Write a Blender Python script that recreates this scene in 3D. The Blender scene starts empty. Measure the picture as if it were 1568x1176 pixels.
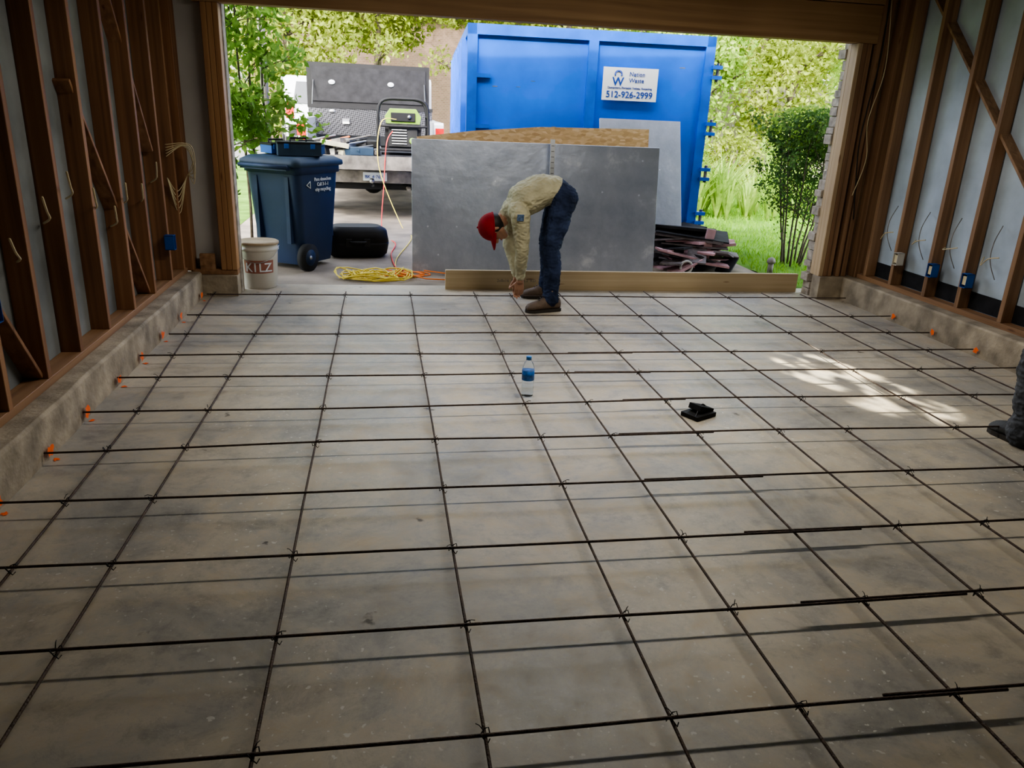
import bpy, math, random
import numpy as np
from mathutils import Vector, Matrix, noise
random.seed(7); rng=np.random.default_rng(7)
S=bpy.context.scene
# ---------------------------------------------------------------- materials
def newmat(name):
    m=bpy.data.materials.new(name); m.use_nodes=True
    nt=m.node_tree; b=nt.nodes['Principled BSDF']
    return m,nt,b
def N(nt,t,**k):
    n=nt.nodes.new(t)
    for a,v in k.items(): setattr(n,a,v)
    return n
def ramp(nt,stops):
    r=N(nt,'ShaderNodeValToRGB'); e=r.color_ramp.elements
    e[0].position=stops[0][0]; e[0].color=(*stops[0][1],1)
    e[1].position=stops[-1][0]; e[1].color=(*stops[-1][1],1)
    for p,c in stops[1:-1]:
        x=e.new(p); x.color=(*c,1)
    return r
def mat(name,col,rough=.6,metal=0.0,var=.15,scale=8.0,bump=0.0,bscale=60.0,stretch=None,spec=.5,detail=5):
    m,nt,b=newmat(name)
    b.inputs['Roughness'].default_value=rough; b.inputs['Metallic'].default_value=metal
    b.inputs['Specular IOR Level'].default_value=spec
    tc=N(nt,'ShaderNodeTexCoord'); mp=N(nt,'ShaderNodeMapping')
    nt.links.new(tc.outputs['Object'],mp.inputs[0])
    if stretch: mp.inputs['Scale'].default_value=stretch
    nz=N(nt,'ShaderNodeTexNoise'); nz.inputs['Scale'].default_value=scale; nz.inputs['Detail'].default_value=detail
    nt.links.new(mp.outputs[0],nz.inputs[0])
    d=tuple(max(0,c*(1-var)) for c in col); l=tuple(min(1,c*(1+var)) for c in col)
    r=ramp(nt,[(.3,d),(.7,l)])
    nt.links.new(nz.outputs[0],r.inputs[0]); nt.links.new(r.outputs[0],b.inputs['Base Color'])
    if bump:
        n2=N(nt,'ShaderNodeTexNoise'); n2.inputs['Scale'].default_value=bscale; n2.inputs['Detail'].default_value=3
        nt.links.new(mp.outputs[0],n2.inputs[0])
        bp=N(nt,'ShaderNodeBump'); bp.inputs['Strength'].default_value=bump; bp.inputs['Distance'].default_value=.01
        nt.links.new(n2.outputs[0],bp.inputs['Height']); nt.links.new(bp.outputs[0],b.inputs['Normal'])
    return m
def wood(name,c1,c2,c3,axis,rough=.65,freq=22):
    st={'X':(.5,freq,freq),'Y':(freq,.5,freq),'Z':(freq,freq,.5)}[axis]
    m,nt,b=newmat(name); b.inputs['Roughness'].default_value=rough
    tc=N(nt,'ShaderNodeTexCoord'); mp=N(nt,'ShaderNodeMapping'); mp.inputs['Scale'].default_value=st
    nt.links.new(tc.outputs['Object'],mp.inputs[0])
    nz=N(nt,'ShaderNodeTexNoise'); nz.inputs['Scale'].default_value=1.0; nz.inputs['Detail'].default_value=6; nz.inputs['Distortion'].default_value=.6
    nt.links.new(mp.outputs[0],nz.inputs[0])
    r=ramp(nt,[(.3,c1),(.5,c2),(.72,c3)])
    nt.links.new(nz.outputs[0],r.inputs[0])
    n2=N(nt,'ShaderNodeTexNoise'); n2.inputs['Scale'].default_value=1.3; nt.links.new(tc.outputs['Object'],n2.inputs[0])
    mx=N(nt,'ShaderNodeMix',data_type='RGBA',blend_type='MULTIPLY'); mx.inputs[0].default_value=.5
    r2=ramp(nt,[(.35,(.6,.55,.5)),(.65,(1,1,1))]); nt.links.new(n2.outputs[0],r2.inputs[0])
    nt.links.new(r.outputs[0],mx.inputs[6]); nt.links.new(r2.outputs[0],mx.inputs[7])
    v=N(nt,'ShaderNodeTexVoronoi'); v.inputs['Scale'].default_value=1.0
    mp2=N(nt,'ShaderNodeMapping'); mp2.inputs['Scale'].default_value={'X':(2,9,9),'Y':(9,2,9),'Z':(9,9,2)}[axis]
    nt.links.new(tc.outputs['Object'],mp2.inputs[0]); nt.links.new(mp2.outputs[0],v.inputs[0])
    r3=ramp(nt,[(.04,(.45,.32,.25)),(.09,(1,1,1))]); nt.links.new(v.outputs[0],r3.inputs[0])
    mx2=N(nt,'ShaderNodeMix',data_type='RGBA',blend_type='MULTIPLY'); mx2.inputs[0].default_value=.8
    nt.links.new(mx.outputs[2],mx2.inputs[6]); nt.links.new(r3.outputs[0],mx2.inputs[7])
    nt.links.new(mx2.outputs[2],b.inputs['Base Color'])
    bp=N(nt,'ShaderNodeBump'); bp.inputs['Strength'].default_value=.25; bp.inputs['Distance'].default_value=.004
    nt.links.new(nz.outputs[0],bp.inputs['Height']); nt.links.new(bp.outputs[0],b.inputs['Normal'])
    return m
LK=.8
def leafmat(name,c1,c2,c3,trans=.45,scale=2.0):
    c1,c2,c3=[tuple(x*LK for x in c) for c in (c1,c2,c3)]
    m,nt,b=newmat(name); out=nt.nodes['Material Output']
    b.inputs['Roughness'].default_value=.6; b.inputs['Specular IOR Level'].default_value=.25
    g=N(nt,'ShaderNodeTexCoord'); nz=N(nt,'ShaderNodeTexNoise'); nz.inputs['Scale'].default_value=scale; nz.inputs['Detail'].default_value=8; nz.inputs['Roughness'].default_value=.8
    nt.links.new(g.outputs['Object'],nz.inputs[0]); r=ramp(nt,[(.32,c1),(.5,c2),(.68,c3)])
    nt.links.new(nz.outputs[0],r.inputs[0]); nt.links.new(r.outputs[0],b.inputs['Base Color'])
    t=N(nt,'ShaderNodeBsdfTranslucent'); nt.links.new(r.outputs[0],t.inputs[0])
    mx=N(nt,'ShaderNodeMixShader'); mx.inputs[0].default_value=trans
    nt.links.new(b.outputs[0],mx.inputs[1]); nt.links.new(t.outputs[0],mx.inputs[2]); nt.links.new(mx.outputs[0],out.inputs[0])
    return m
def floor_mat():
    m,nt,b=newmat('garage_concrete'); L=nt.links.new
    tc=N(nt,'ShaderNodeTexCoord')
    def nz(s,d=6,r=.6,dist=0):
        n=N(nt,'ShaderNodeTexNoise'); n.inputs['Scale'].default_value=s; n.inputs['Detail'].default_value=d; n.inputs['Roughness'].default_value=r; n.inputs['Distortion'].default_value=dist
        L(tc.outputs['Object'],n.inputs[0]); return n
    a=nz(1.3,9,.7,.4); r=ramp(nt,[(.34,(.29,.28,.255)),(.46,(.40,.375,.33)),(.54,(.49,.44,.355)),(.66,(.58,.52,.42))]); L(a.outputs[0],r.inputs[0])
    c=nz(6,12,.8,.3); r2=ramp(nt,[(.34,(.62,.615,.61)),(.5,(.96,.945,.92)),(.66,(1.0,.92,.80))]); L(c.outputs[0],r2.inputs[0])
    m1=N(nt,'ShaderNodeMix',data_type='RGBA',blend_type='MULTIPLY'); m1.inputs[0].default_value=.95; L(r.outputs[0],m1.inputs[6]); L(r2.outputs[0],m1.inputs[7])
    v=N(nt,'ShaderNodeTexVoronoi'); v.inputs['Scale'].default_value=2.6; v.inputs['Randomness'].default_value=1
    wn=nz(14,3); va=N(nt,'ShaderNodeVectorMath',operation='SCALE'); va.inputs[3].default_value=.12; L(wn.outputs[1],va.inputs[0])
    vb=N(nt,'ShaderNodeVectorMath',operation='ADD'); L(tc.outputs['Object'],vb.inputs[0]); L(va.outputs[0],vb.inputs[1]); L(vb.outputs[0],v.inputs[0])
    r3=ramp(nt,[(.03,(.18,.16,.14)),(.065,(1,1,1))]); L(v.outputs[0],r3.inputs[0])
    m2=N(nt,'ShaderNodeMix',data_type='RGBA',blend_type='MULTIPLY'); m2.inputs[0].default_value=.9; L(m1.outputs[2],m2.inputs[6]); L(r3.outputs[0],m2.inputs[7])
    f=nz(45,2,.5); rf=ramp(nt,[(.66,(0,0,0)),(.69,(1,1,1))]); L(f.outputs[0],rf.inputs[0])
    f2=nz(.7,2,.5); rf2=ramp(nt,[(.44,(0,0,0)),(.60,(.8,.8,.8))]); L(f2.outputs[0],rf2.inputs[0])
    mm=N(nt,'ShaderNodeMath',operation='MULTIPLY'); L(rf.outputs[0],mm.inputs[0]); L(rf2.outputs[0],mm.inputs[1])
    m3=N(nt,'ShaderNodeMix',data_type='RGBA'); L(mm.outputs[0],m3.inputs[0]); L(m2.outputs[2],m3.inputs[6]); m3.inputs[7].default_value=(.66,.64,.58,1)
    L(m3.outputs[2],b.inputs['Base Color'])
    rr=ramp(nt,[(.35,(.36,.36,.36)),(.65,(.60,.60,.60))]); L(c.outputs[0],rr.inputs[0]); L(rr.outputs[0],b.inputs['Roughness'])
    bp=N(nt,'ShaderNodeBump'); bp.inputs['Strength'].default_value=.3; bp.inputs['Distance'].default_value=.004; L(c.outputs[0],bp.inputs['Height']); L(bp.outputs[0],b.inputs['Normal'])
    return m
M={}
M['floor']=floor_mat()
M['curb']=mat('curb_concrete',(.33,.275,.20),.85,var=.4,scale=7,bump=.5,bscale=40)
M['drive']=mat('driveway_concrete',(.24,.20,.155),.85,var=.4,scale=2.5,bump=.3,bscale=50,detail=9)
M['street']=mat('asphalt',(.17,.17,.16),.9,var=.15,scale=5)
M['studZ']=wood('stud_wood',(.18,.085,.038),(.29,.14,.063),(.41,.215,.10),'Z')
M['studY']=wood('plate_wood',(.20,.11,.055),(.32,.175,.085),(.43,.26,.14),'Y')
M['studR']=wood('stud_wood_right',(.18,.10,.052),(.29,.165,.085),(.40,.245,.135),'Z')
M['hdr']=wood('header_wood',(.26,.15,.07),(.37,.225,.105),(.47,.30,.15),'X',freq=14)
M['pine']=wood('pine_board',(.46,.35,.20),(.56,.44,.27),(.64,.52,.34),'X',freq=25)
M['jamb']=wood('jamb_wood',(.32,.16,.07),(.44,.24,.105),(.54,.33,.16),'Z')
M['jambp']=wood('jamb_wood_pale',(.42,.3,.17),(.52,.38,.23),(.6,.46,.3),'Z')
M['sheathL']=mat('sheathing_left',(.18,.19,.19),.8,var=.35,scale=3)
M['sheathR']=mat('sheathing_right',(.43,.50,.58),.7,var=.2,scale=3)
M['white']=mat('white_panel',(.50,.50,.48),.7,var=.08,scale=3)
M['felt']=mat('black_felt',(.018,.018,.02),.75,var=.3,scale=9,bump=.4,bscale=20,spec=.2)
M['ceil']=mat('ceiling_board',(.30,.27,.23),.9,var=.1)
M['rebar']=mat('rebar_steel',(.08,.052,.038),.65,.25,var=.5,scale=30,bump=.5,bscale=160)
M['wire']=mat('tie_wire',(.03,.03,.03),.5,.7)
M['orange']=mat('orange_spray_paint',(.95,.16,.03),.7,var=.15,scale=60)
M['blue']=mat('dumpster_blue',(.0,.110,.60),.45,var=.25,scale=1.6,bump=.15,bscale=3)
M['bluedk']=mat('dumpster_blue_rib',(.0,.095,.52),.45,var=.25,scale=4)
M['rust']=mat('scraped_steel',(.2,.18,.16),.6,.4,var=.4,scale=10)
M['signw']=mat('sign_white',(.75,.78,.80),.5,var=.02)
M['signb']=mat('sign_blue',(.01,.06,.33),.5,var=.02)
M['cart']=mat('cart_plastic',(.008,.024,.068),.55,var=.15,scale=4,bump=.1,bscale=200,spec=.4)
M['cartlid']=mat('cart_lid_plastic',(.015,.035,.065),.55,var=.15,spec=.4)
M['black']=mat('black_plastic',(.010,.010,.011),.6,var=.2,spec=.25)
M['shing']=mat('grey_shingle',(.16,.14,.145),.8,var=.4,scale=20)
M['rubber']=mat('rubber',(.02,.02,.02),.8,var=.2,spec=.3)
M['steel']=mat('galvanised_steel',(.42,.42,.42),.4,.9,var=.15,scale=12)
M['alu']=mat('aluminium',(.75,.77,.8),.3,.9,var=.05)
M['buck']=mat('bucket_plastic',(.58,.55,.48),.45,var=.08,scale=6)
M['bucklid']=mat('bucket_lid_plastic',(.40,.31,.2),.6,var=.2,scale=12)
M['red']=mat('label_red',(.33,.13,.09),.5,var=.1)
M['carw']=mat('car_paint_white',(.55,.57,.60),.25,var=.03)
M['glass']=mat('dark_glass',(.02,.025,.03),.06,var=.1,spec=.8)
M['redl']=mat('tail_light_red',(.5,.01,.01),.2,var=.1)
M['grn']=mat('generator_green',(.17,.30,.03),.4,var=.1)
M['cordo']=mat('cord_orange',(.85,.22,.03),.5,var=.05)
M['cordy']=mat('cord_yellow',(.75,.6,.08),.5,var=.05)
M['cordr']=mat('cord_red',(.6,.04,.03),.5,var=.05)
M['romex']=mat('cable_white_yellow',(.6,.5,.3),.5,var=.1)
M['boxb']=mat('outlet_box_blue',(.01,.08,.32),.5,var=.1)
M['bark']=mat('bark',(.09,.07,.05),.9,var=.4,scale=20,bump=.6,bscale=30)
M['leafv']=leafmat('leaf_vine',(.07,.16,.02),(.19,.36,.05),(.42,.56,.16),.45,3)
M['leafd']=leafmat('leaf_hedge',(.03,.08,.02),(.09,.19,.04),(.22,.34,.08),.35,4)
M['leafb']=leafmat('leaf_background',(.08,.13,.02),(.31,.39,.06),(.66,.69,.18),.5,1.2)
M['leafr']=leafmat('leaf_bright',(.12,.23,.03),(.32,.50,.08),(.58,.70,.20),.5,1.5)
M['grass']=leafmat('grass_blades',(.12,.28,.02),(.24,.46,.04),(.42,.62,.09),.4,3)
M['lawn']=mat('lawn_ground',(.10,.20,.03),.95,var=.4,scale=3,spec=.1)
M['fence']=wood('fence_wood',(.26,.22,.19),(.36,.32,.27),(.45,.4,.34),'Z')
M['pink']=mat('pink_foam',(.50,.30,.33),.8,var=.25)
M['skin']=mat('skin',(.40,.21,.13),.55,var=.06,scale=20)
M['shirt']=mat('shirt_khaki',(.46,.43,.29),.85,var=.15,scale=12,bump=.5,bscale=30)
M['jeans']=mat('jeans_denim',(.026,.038,.082),.9,var=.55,scale=9,bump=.5,bscale=50,spec=.2)
M['pants2']=mat('work_pants',(.055,.06,.072),.85,var=.45,scale=9,bump=.4,bscale=60)
M['boot2']=mat('boot_grey',(.045,.047,.052),.7,var=.4,scale=15,bump=.3,bscale=60)
M['boot']=mat('boot_leather',(.12,.08,.055),.65,var=.25,scale=15,bump=.3,bscale=60)
M['sole']=mat('boot_sole',(.03,.025,.02),.8)
M['capred']=mat('cap_red',(.26,.010,.018),.8,var=.2,scale=15,spec=.2)
M['hair']=mat('hair_dark',(.015,.012,.01),.6)
M['eye']=mat('eye_white',(.7,.7,.68),.3)
M['patch']=mat('shirt_print_blue',(.10,.16,.28),.8,var=.5,scale=60)
M['belt']=mat('belt_leather',(.03,.02,.015),.5)
M['cap']=mat('cap_blue',(.03,.2,.6),.4)
M['lblue']=mat('label_blue',(.02,.16,.55),.4,var=.3,scale=60)
def brickmat(name,c1,c2,mort,sc,rot=(math.pi/2,0,0)):
    m,nt,b=newmat(name); tc=N(nt,'ShaderNodeTexCoord'); mp=N(nt,'ShaderNodeMapping'); mp.inputs['Rotation'].default_value=rot
    br=N(nt,'ShaderNodeTexBrick'); br.inputs['Scale'].default_value=sc; br.inputs['Color1'].default_value=(*c1,1); br.inputs['Color2'].default_value=(*c2,1); br.inputs['Mortar'].default_value=(*mort,1)
    br.inputs['Mortar Size'].default_value=.015
    nt.links.new(tc.outputs['Object'],mp.inputs[0]); nt.links.new(mp.outputs[0],br.inputs[0]); nt.links.new(br.outputs[0],b.inputs['Base Color']); b.inputs['Roughness'].default_value=.9
    return m
M['brick']=brickmat('house_brick',(.36,.22,.17),(.27,.17,.13),(.40,.34,.29),4)
M['veneer']=mat('veneer_masonry',(.42,.37,.31),.95,var=.4,scale=14,bump=1,bscale=25)
def foilmat():
    m,nt,b=newmat('foil_facing'); L=nt.links.new
    tc=N(nt,'ShaderNodeTexCoord'); b.inputs['Metallic'].default_value=.65; b.inputs['Roughness'].default_value=.36
    n=N(nt,'ShaderNodeTexNoise'); n.inputs['Scale'].default_value=28; n.inputs['Detail'].default_value=8; n.inputs['Roughness'].default_value=.7; L(tc.outputs['Object'],n.inputs[0])
    n2=N(nt,'ShaderNodeTexNoise'); n2.inputs['Scale'].default_value=2.5; n2.inputs['Detail'].default_value=10; n2.inputs['Roughness'].default_value=.7; L(tc.outputs['Object'],n2.inputs[0])
    r=ramp(nt,[(.35,(.36,.40,.49)),(.58,(.47,.51,.60)),(.7,(.72,.75,.82))]); L(n2.outputs[0],r.inputs[0])
    v=N(nt,'ShaderNodeTexVoronoi'); v.inputs['Scale'].default_value=6; L(tc.outputs['Object'],v.inputs[0]); rv=ramp(nt,[(.035,(.9,.9,.92)),(.07,(0,0,0))]); L(v.outputs[0],rv.inputs[0])
    mx=N(nt,'ShaderNodeMix',data_type='RGBA',blend_type='ADD'); mx.inputs[0].default_value=.35; L(r.outputs[0],mx.inputs[6]); L(rv.outputs[0],mx.inputs[7]); L(mx.outputs[2],b.inputs['Base Color'])
    n4=N(nt,'ShaderNodeTexNoise'); n4.inputs['Scale'].default_value=4.0; n4.inputs['Detail'].default_value=4; L(tc.outputs['Object'],n4.inputs[0])
    bp=N(nt,'ShaderNodeBump'); bp.inputs['Strength'].default_value=.16; bp.inputs['Distance'].default_value=.004; L(n.outputs[0],bp.inputs['Height'])
    bp2=N(nt,'ShaderNodeBump'); bp2.inputs['Strength'].default_value=.22; bp2.inputs['Distance'].default_value=.03; L(n4.outputs[0],bp2.inputs['Height']); L(bp.outputs[0],bp2.inputs['Normal']); L(bp2.outputs[0],b.inputs['Normal'])
    return m
M['foil']=foilmat()
def osbmat():
    m,nt,b=newmat('osb_board'); tc=N(nt,'ShaderNodeTexCoord'); v=N(nt,'ShaderNodeTexVoronoi'); v.inputs['Scale'].default_value=32
    mp=N(nt,'ShaderNodeMapping'); mp.inputs['Scale'].default_value=(.6,1,1.6); nt.links.new(tc.outputs['Object'],mp.inputs[0]); nt.links.new(mp.outputs[0],v.inputs[0])
    r=ramp(nt,[(.1,(.52,.32,.14)),(.5,(.66,.43,.2)),(.9,(.78,.55,.30))]); nt.links.new(v.outputs['Color'],r.inputs[0]); nt.links.new(r.outputs[0],b.inputs['Base Color']); b.inputs['Roughness'].default_value=.8
    return m
M['osb']=osbmat()
def diamond():
    m,nt,b=newmat('diamond_plate'); b.inputs['Metallic'].default_value=.8; b.inputs['Roughness'].default_value=.35
    tc=N(nt,'ShaderNodeTexCoord'); mp=N(nt,'ShaderNodeMapping'); mp.inputs['Rotation'].default_value=(.0,.78,.78); ck=N(nt,'ShaderNodeTexChecker'); ck.inputs['Scale'].default_value=40
    nt.links.new(tc.outputs['Object'],mp.inputs[0]); nt.links.new(mp.outputs[0],ck.inputs[0]); r=ramp(nt,[(0,(.05,.05,.055)),(1,(.18,.18,.2))]); nt.links.new(ck.outputs[1],r.inputs[0]); nt.links.new(r.outputs[0],b.inputs['Base Color'])
    return m
M['dia']=diamond()
def bottlemat():
    m,nt,b=newmat('clear_pet'); b.inputs['Base Color'].default_value=(.88,.95,1,1); b.inputs['Roughness'].default_value=.08; b.inputs['Transmission Weight'].default_value=.9; b.inputs['IOR'].default_value=1.15
    n=N(nt,'ShaderNodeTexNoise'); n.inputs['Scale'].default_value=40; bp=N(nt,'ShaderNodeBump'); bp.inputs['Strength'].default_value=.2; nt.links.new(n.outputs[0],bp.inputs['Height']); nt.links.new(bp.outputs[0],b.inputs['Normal'])
    return m
M['pet']=bottlemat()
# ---------------------------------------------------------------- mesh builder
class MB:
    def __init__(s): s.v=[];s.f=[];s.m=[];s.sm=[];s.mats=[]
    def mi(s,k):
        if k not in s.mats: s.mats.append(k)
        return s.mats.index(k)
    def add(s,vs,fs,k,smooth=False):
        o=len(s.v); s.v.extend([tuple(v) for v in vs]); i=s.mi(k)
        for f in fs: s.f.append(tuple(a+o for a in f)); s.m.append(i); s.sm.append(smooth)
    def box(s,lo,hi,k):
        x0,y0,z0=lo;x1,y1,z1=hi
        s.add([(x0,y0,z0),(x1,y0,z0),(x1,y1,z0),(x0,y1,z0),(x0,y0,z1),(x1,y0,z1),(x1,y1,z1),(x0,y1,z1)],
          [(0,3,2,1),(4,5,6,7),(0,1,5,4),(1,2,6,5),(2,3,7,6),(3,0,4,7)],k)
    def obox(s,c,size,k,R=None,taper=(1,1)):
        R=R or Matrix.Identity(3); c=Vector(c); a,b,d=[t/2 for t in size]; vs=[]
        for z,(tx,ty) in ((-d,(taper[0],taper[1])),(d,(1,1))):
            for x,y in ((-a,-b),(a,-b),(a,b),(-a,b)): vs.append(c+R@Vector((x*tx,y*ty,z)))
        s.add(vs,[(0,3,2,1),(4,5,6,7),(0,1,5,4),(1,2,6,5),(2,3,7,6),(3,0,4,7)],k)
    def beam(s,p0,p1,w,t,k,up=(0,0,1)):
        p0=Vector(p0);p1=Vector(p1);z=(p1-p0);L=z.length;z.normalize();x=z.cross(Vector(up))
        if x.length<1e-4:x=z.cross(Vector((1,0,0)))
        x.normalize();y=z.cross(x); R=Matrix((x,y,z)).transposed(); s.obox((p0+p1)/2,(w,t,L),k,R)
    def tube(s,path,r,k,n=8,closed=False,smooth=True,caps=True):
        P=[Vector(p) for p in path]; m=len(P); rs=r if hasattr(r,'__len__') else [r]*m
        vs=[];prev=None
        for i in range(m):
            a=P[(i-1)%m] if (closed or i>0) else P[i]; b=P[(i+1)%m] if (closed or i<m-1) else P[i]
            t=(b-a)
            if t.length<1e-9:t=Vector((0,0,1))
            t.normalize()
            if prev is None:
                x=t.cross(Vector((0,0,1)))
                if x.length<.1:x=t.cross(Vector((1,0,0)))
            else: x=prev-t*prev.dot(t)
            if x.length<1e-6:x=t.orthogonal()
            x.normalize();prev=x;y=t.cross(x)
            for j in range(n):
                A=2*math.pi*j/n; vs.append(P[i]+(x*math.cos(A)+y*math.sin(A))*rs[i])
        fs=[]
        for i in range(m if closed else m-1):
            i2=(i+1)%m
            for j in range(n): fs.append((i*n+j,i*n+(j+1)%n,i2*n+(j+1)%n,i2*n+j))
        if caps and not closed: fs.append(tuple(reversed(range(n)))); fs.append(tuple((m-1)*n+j for j in range(n)))
        s.add(vs,fs,k,smooth)
    def lathe(s,prof,c,k,n=32,R=None,smooth=True,sx=1,sy=1):
        R=R or Matrix.Identity(3);c=Vector(c);vs=[];fs=[]
        for r,z in prof:
            for j in range(n):
                A=2*math.pi*j/n; vs.append(c+R@Vector((r*math.cos(A)*sx,r*math.sin(A)*sy,z)))
        for i in range(len(prof)-1):
            for j in range(n): fs.append((i*n+j,i*n+(j+1)%n,(i+1)*n+(j+1)%n,(i+1)*n+j))
        fs.append(tuple(reversed(range(n)))); fs.append(tuple((len(prof)-1)*n+j for j in range(n)))
        s.add(vs,fs,k,smooth)
    def ball(s,c,r,k,R=None,n=16):
        R=R or Matrix.Identity(3);rx,ry,rz=r if hasattr(r,'__len__') else (r,r,r)
        vs=[];fs=[];c=Vector(c);m=n//2+1
        for i in range(m):
            t=math.pi*(i+.001)/(m-1+.002)
            for j in range(n):
                A=2*math.pi*j/n; vs.append(c+R@Vector((rx*math.sin(t)*math.cos(A),ry*math.sin(t)*math.sin(A),-rz*math.cos(t))))
        for i in range(m-1):
            for j in range(n): fs.append((i*n+j,i*n+(j+1)%n,(i+1)*n+(j+1)%n,(i+1)*n+j))
        fs.append(tuple(reversed(range(n)))); fs.append(tuple((m-1)*n+j for j in range(n)))
        s.add(vs,fs,k,True)
    def poly(s,pts,ext,k):
        pts=[Vector(p) for p in pts]; e=Vector(ext); n=len(pts)
        s.add(pts+[p+e for p in pts],[tuple(reversed(range(n))),tuple(range(n,2*n))]+[(i,(i+1)%n,(i+1)%n+n,i+n) for i in range(n)],k)
    def text(s,body,size,loc,k,R=None,ext=.001,align='CENTER',bold=0):
        cu=bpy.data.curves.new('t','FONT');cu.body=body;cu.size=size;cu.align_x=align;cu.extrude=ext;cu.offset=bold
        o=bpy.data.objects.new('t',cu);bpy.context.collection.objects.link(o);bpy.context.view_layer.update()
        me=o.to_mesh(); R=R or Matrix.Rotation(math.pi/2,3,'X'); loc=Vector(loc)
        s.add([loc+R@v.co for v in me.vertices],[tuple(p.vertices) for p in me.polygons],k)
        o.to_mesh_clear(); bpy.data.objects.remove(o); bpy.data.curves.remove(cu)
    def done(s,name,bevel=0,seg=2,rotz=0,loc=(0,0,0)):
        me=bpy.data.meshes.new(name); me.from_pydata(s.v,[],s.f)
        for k in s.mats: me.materials.append(M[k])
        me.polygons.foreach_set('material_index',s.m); me.polygons.foreach_set('use_smooth',s.sm); me.update()
        o=bpy.data.objects.new(name,me); bpy.context.collection.objects.link(o)
        o.location=loc; o.rotation_euler=(0,0,rotz)
        if bevel:
            b=o.modifiers.new('b','BEVEL'); b.width=bevel;b.segments=seg;b.limit_method='ANGLE';b.angle_limit=math.radians(40)
        return o
def leaves(mb,C,size,k,asp=.55,jit=.4,updir=None):
    C=np.asarray(C,float); n=len(C); d=rng.normal(size=(n,3)); 
    if updir is not None: d=d*.35+np.array(updir)
    d/=np.linalg.norm(d,axis=1)[:,None]; e=rng.normal(size=(n,3)); e-=d*(e*d).sum(1)[:,None]; e/=np.linalg.norm(e,axis=1)[:,None]
    s=size*(1+jit*rng.uniform(-1,1,n))[:,None]
    nrm=np.cross(d,e)
    V=np.stack([C-d*s*.5, C+e*s*asp*.5+nrm*s*.08, C+d*s*.5, C-e*s*asp*.5+nrm*s*.08],1).reshape(-1,3)
    o=len(mb.v); mb.v.extend(map(tuple,V.tolist())); i=mb.mi(k)
    for q in range(n):
        a=o+4*q; mb.f.append((a,a+1,a+2,a+3)); mb.m.append(i); mb.sm.append(False)
def blob(c,r,n,shell=.55):
    p=rng.normal(size=(n,3)); p/=np.linalg.norm(p,axis=1)[:,None]; rad=rng.uniform(shell,1,n)**.7
    return np.array(c)+p*rad[:,None]*np.array(r)
def branchy(mb,base,top,r,k,nb=6,spread=.5,seed=0,sub=True):
    rd=random.Random(seed); base=Vector(base);top=Vector(top); pts=[]
    for i in range(7):
        t=i/6; p=base.lerp(top,t)+Vector((rd.uniform(-1,1),rd.uniform(-1,1),0))*r*1.2*(t>0); pts.append(p)
    mb.tube(pts,[r*(1-.6*i/6) for i in range(7)],k,7); tips=[]
    for i in range(nb):
        t=rd.uniform(.3,1); p=base.lerp(top,t); d=Vector((rd.uniform(-1,1),rd.uniform(-1,1),rd.uniform(.2,1))).normalized()*spread*rd.uniform(.6,1.1)
        q=[p,p+d*.5+Vector((0,0,.05*spread)),p+d]; mb.tube(q,[r*.4,r*.28,r*.12],k,5); tips.append(p+d)
        if sub:
            for j in range(2):
                d2=(d.normalized()+Vector((rd.uniform(-1,1),rd.uniform(-1,1),rd.uniform(-.5,1)))*.7)*spread*.4
                mb.tube([p+d*.6,p+d*.6+d2],[r*.2,r*.08],k,4); tips.append(p+d*.6+d2)
    return tips
# ---------------------------------------------------------------- room
XL,XR=-2.70,2.66
b=MB(); b.box((-3.1,-7.4,-.15),(3.1,.32,0),'floor'); b.done('floor')
b=MB(); b.box((-3.1,-7.4,2.75),(3.1,.0,2.85),'ceil'); b.done('ceiling')
b=MB(); b.poly([(-3.6,-7.8,2.92),(-3.6,1.0,2.92),(-3.6,1.0,3.05),(-3.6,-3.5,4.2),(-3.6,-7.8,3.05)],(7.2,0,0),'bark'); b.done('roof')  # unseen roof, eave lengthened to shade the boards and dumpster front
b=MB(); b.box((-3.1,-7.4,0),(3.1,-7.25,2.75),'sheathL'); b.done('wall_back')
def rough_curb(b,x0,x1,y0,y1,h,face):
    n=90; vs=[];fs=[]
    for i in range(n+1):
        y=y0+(y1-y0)*i/n
        w=noise.noise(Vector((y*3,0,h)))*.012
        prof=[(x0+(w if face>0 else 0),0),(x0+(w*1.3 if face>0 else 0),h*.5),(x0+(w if face>0 else 0),h-.012),(x0+(w+.012 if face>0 else 0),h),(x1+((w-.012) if face<0 else 0),h),(x1+(w if face<0 else 0),h-.012),(x1+(w*1.3 if face<0 else 0),h*.5),(x1+(w if face<0 else 0),0)]
        for px,pz in prof: vs.append((px,y,pz))
    for i in range(n):
        for j in range(7): fs.append((i*8+j,i*8+j+1,(i+1)*8+j+1,(i+1)*8+j))
    fs.append(tuple(range(8))); fs.append(tuple(n*8+j for j in reversed(range(8))))
    b.add(vs,fs,'curb')
b=MB(); xi=-2.80; xo=-2.90; sy=.038
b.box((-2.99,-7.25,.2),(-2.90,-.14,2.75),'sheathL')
rough_curb(b,-2.99,XL,-7.25,-.14,.19,-1)
b.box((xo,-7.2,.19),(xi+.0,-.14,.228),'studY')
Ys=[-.22,-.60,-1.03,-1.46,-1.90,-2.32,-2.73,-3.13,-3.55,-3.97,-4.4,-4.8,-5.2,-5.6,-6.0,-6.4,-6.8,-7.15]
for i,y in enumerate(Ys):
    o=.006*math.sin(i*7.3)
    b.box((xo,y-sy/2,.228),(xi+o,y+sy/2,2.55),'studZ')
b.box((xo,-7.2,2.55),(xi,-.14,2.63),'studY')
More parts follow.
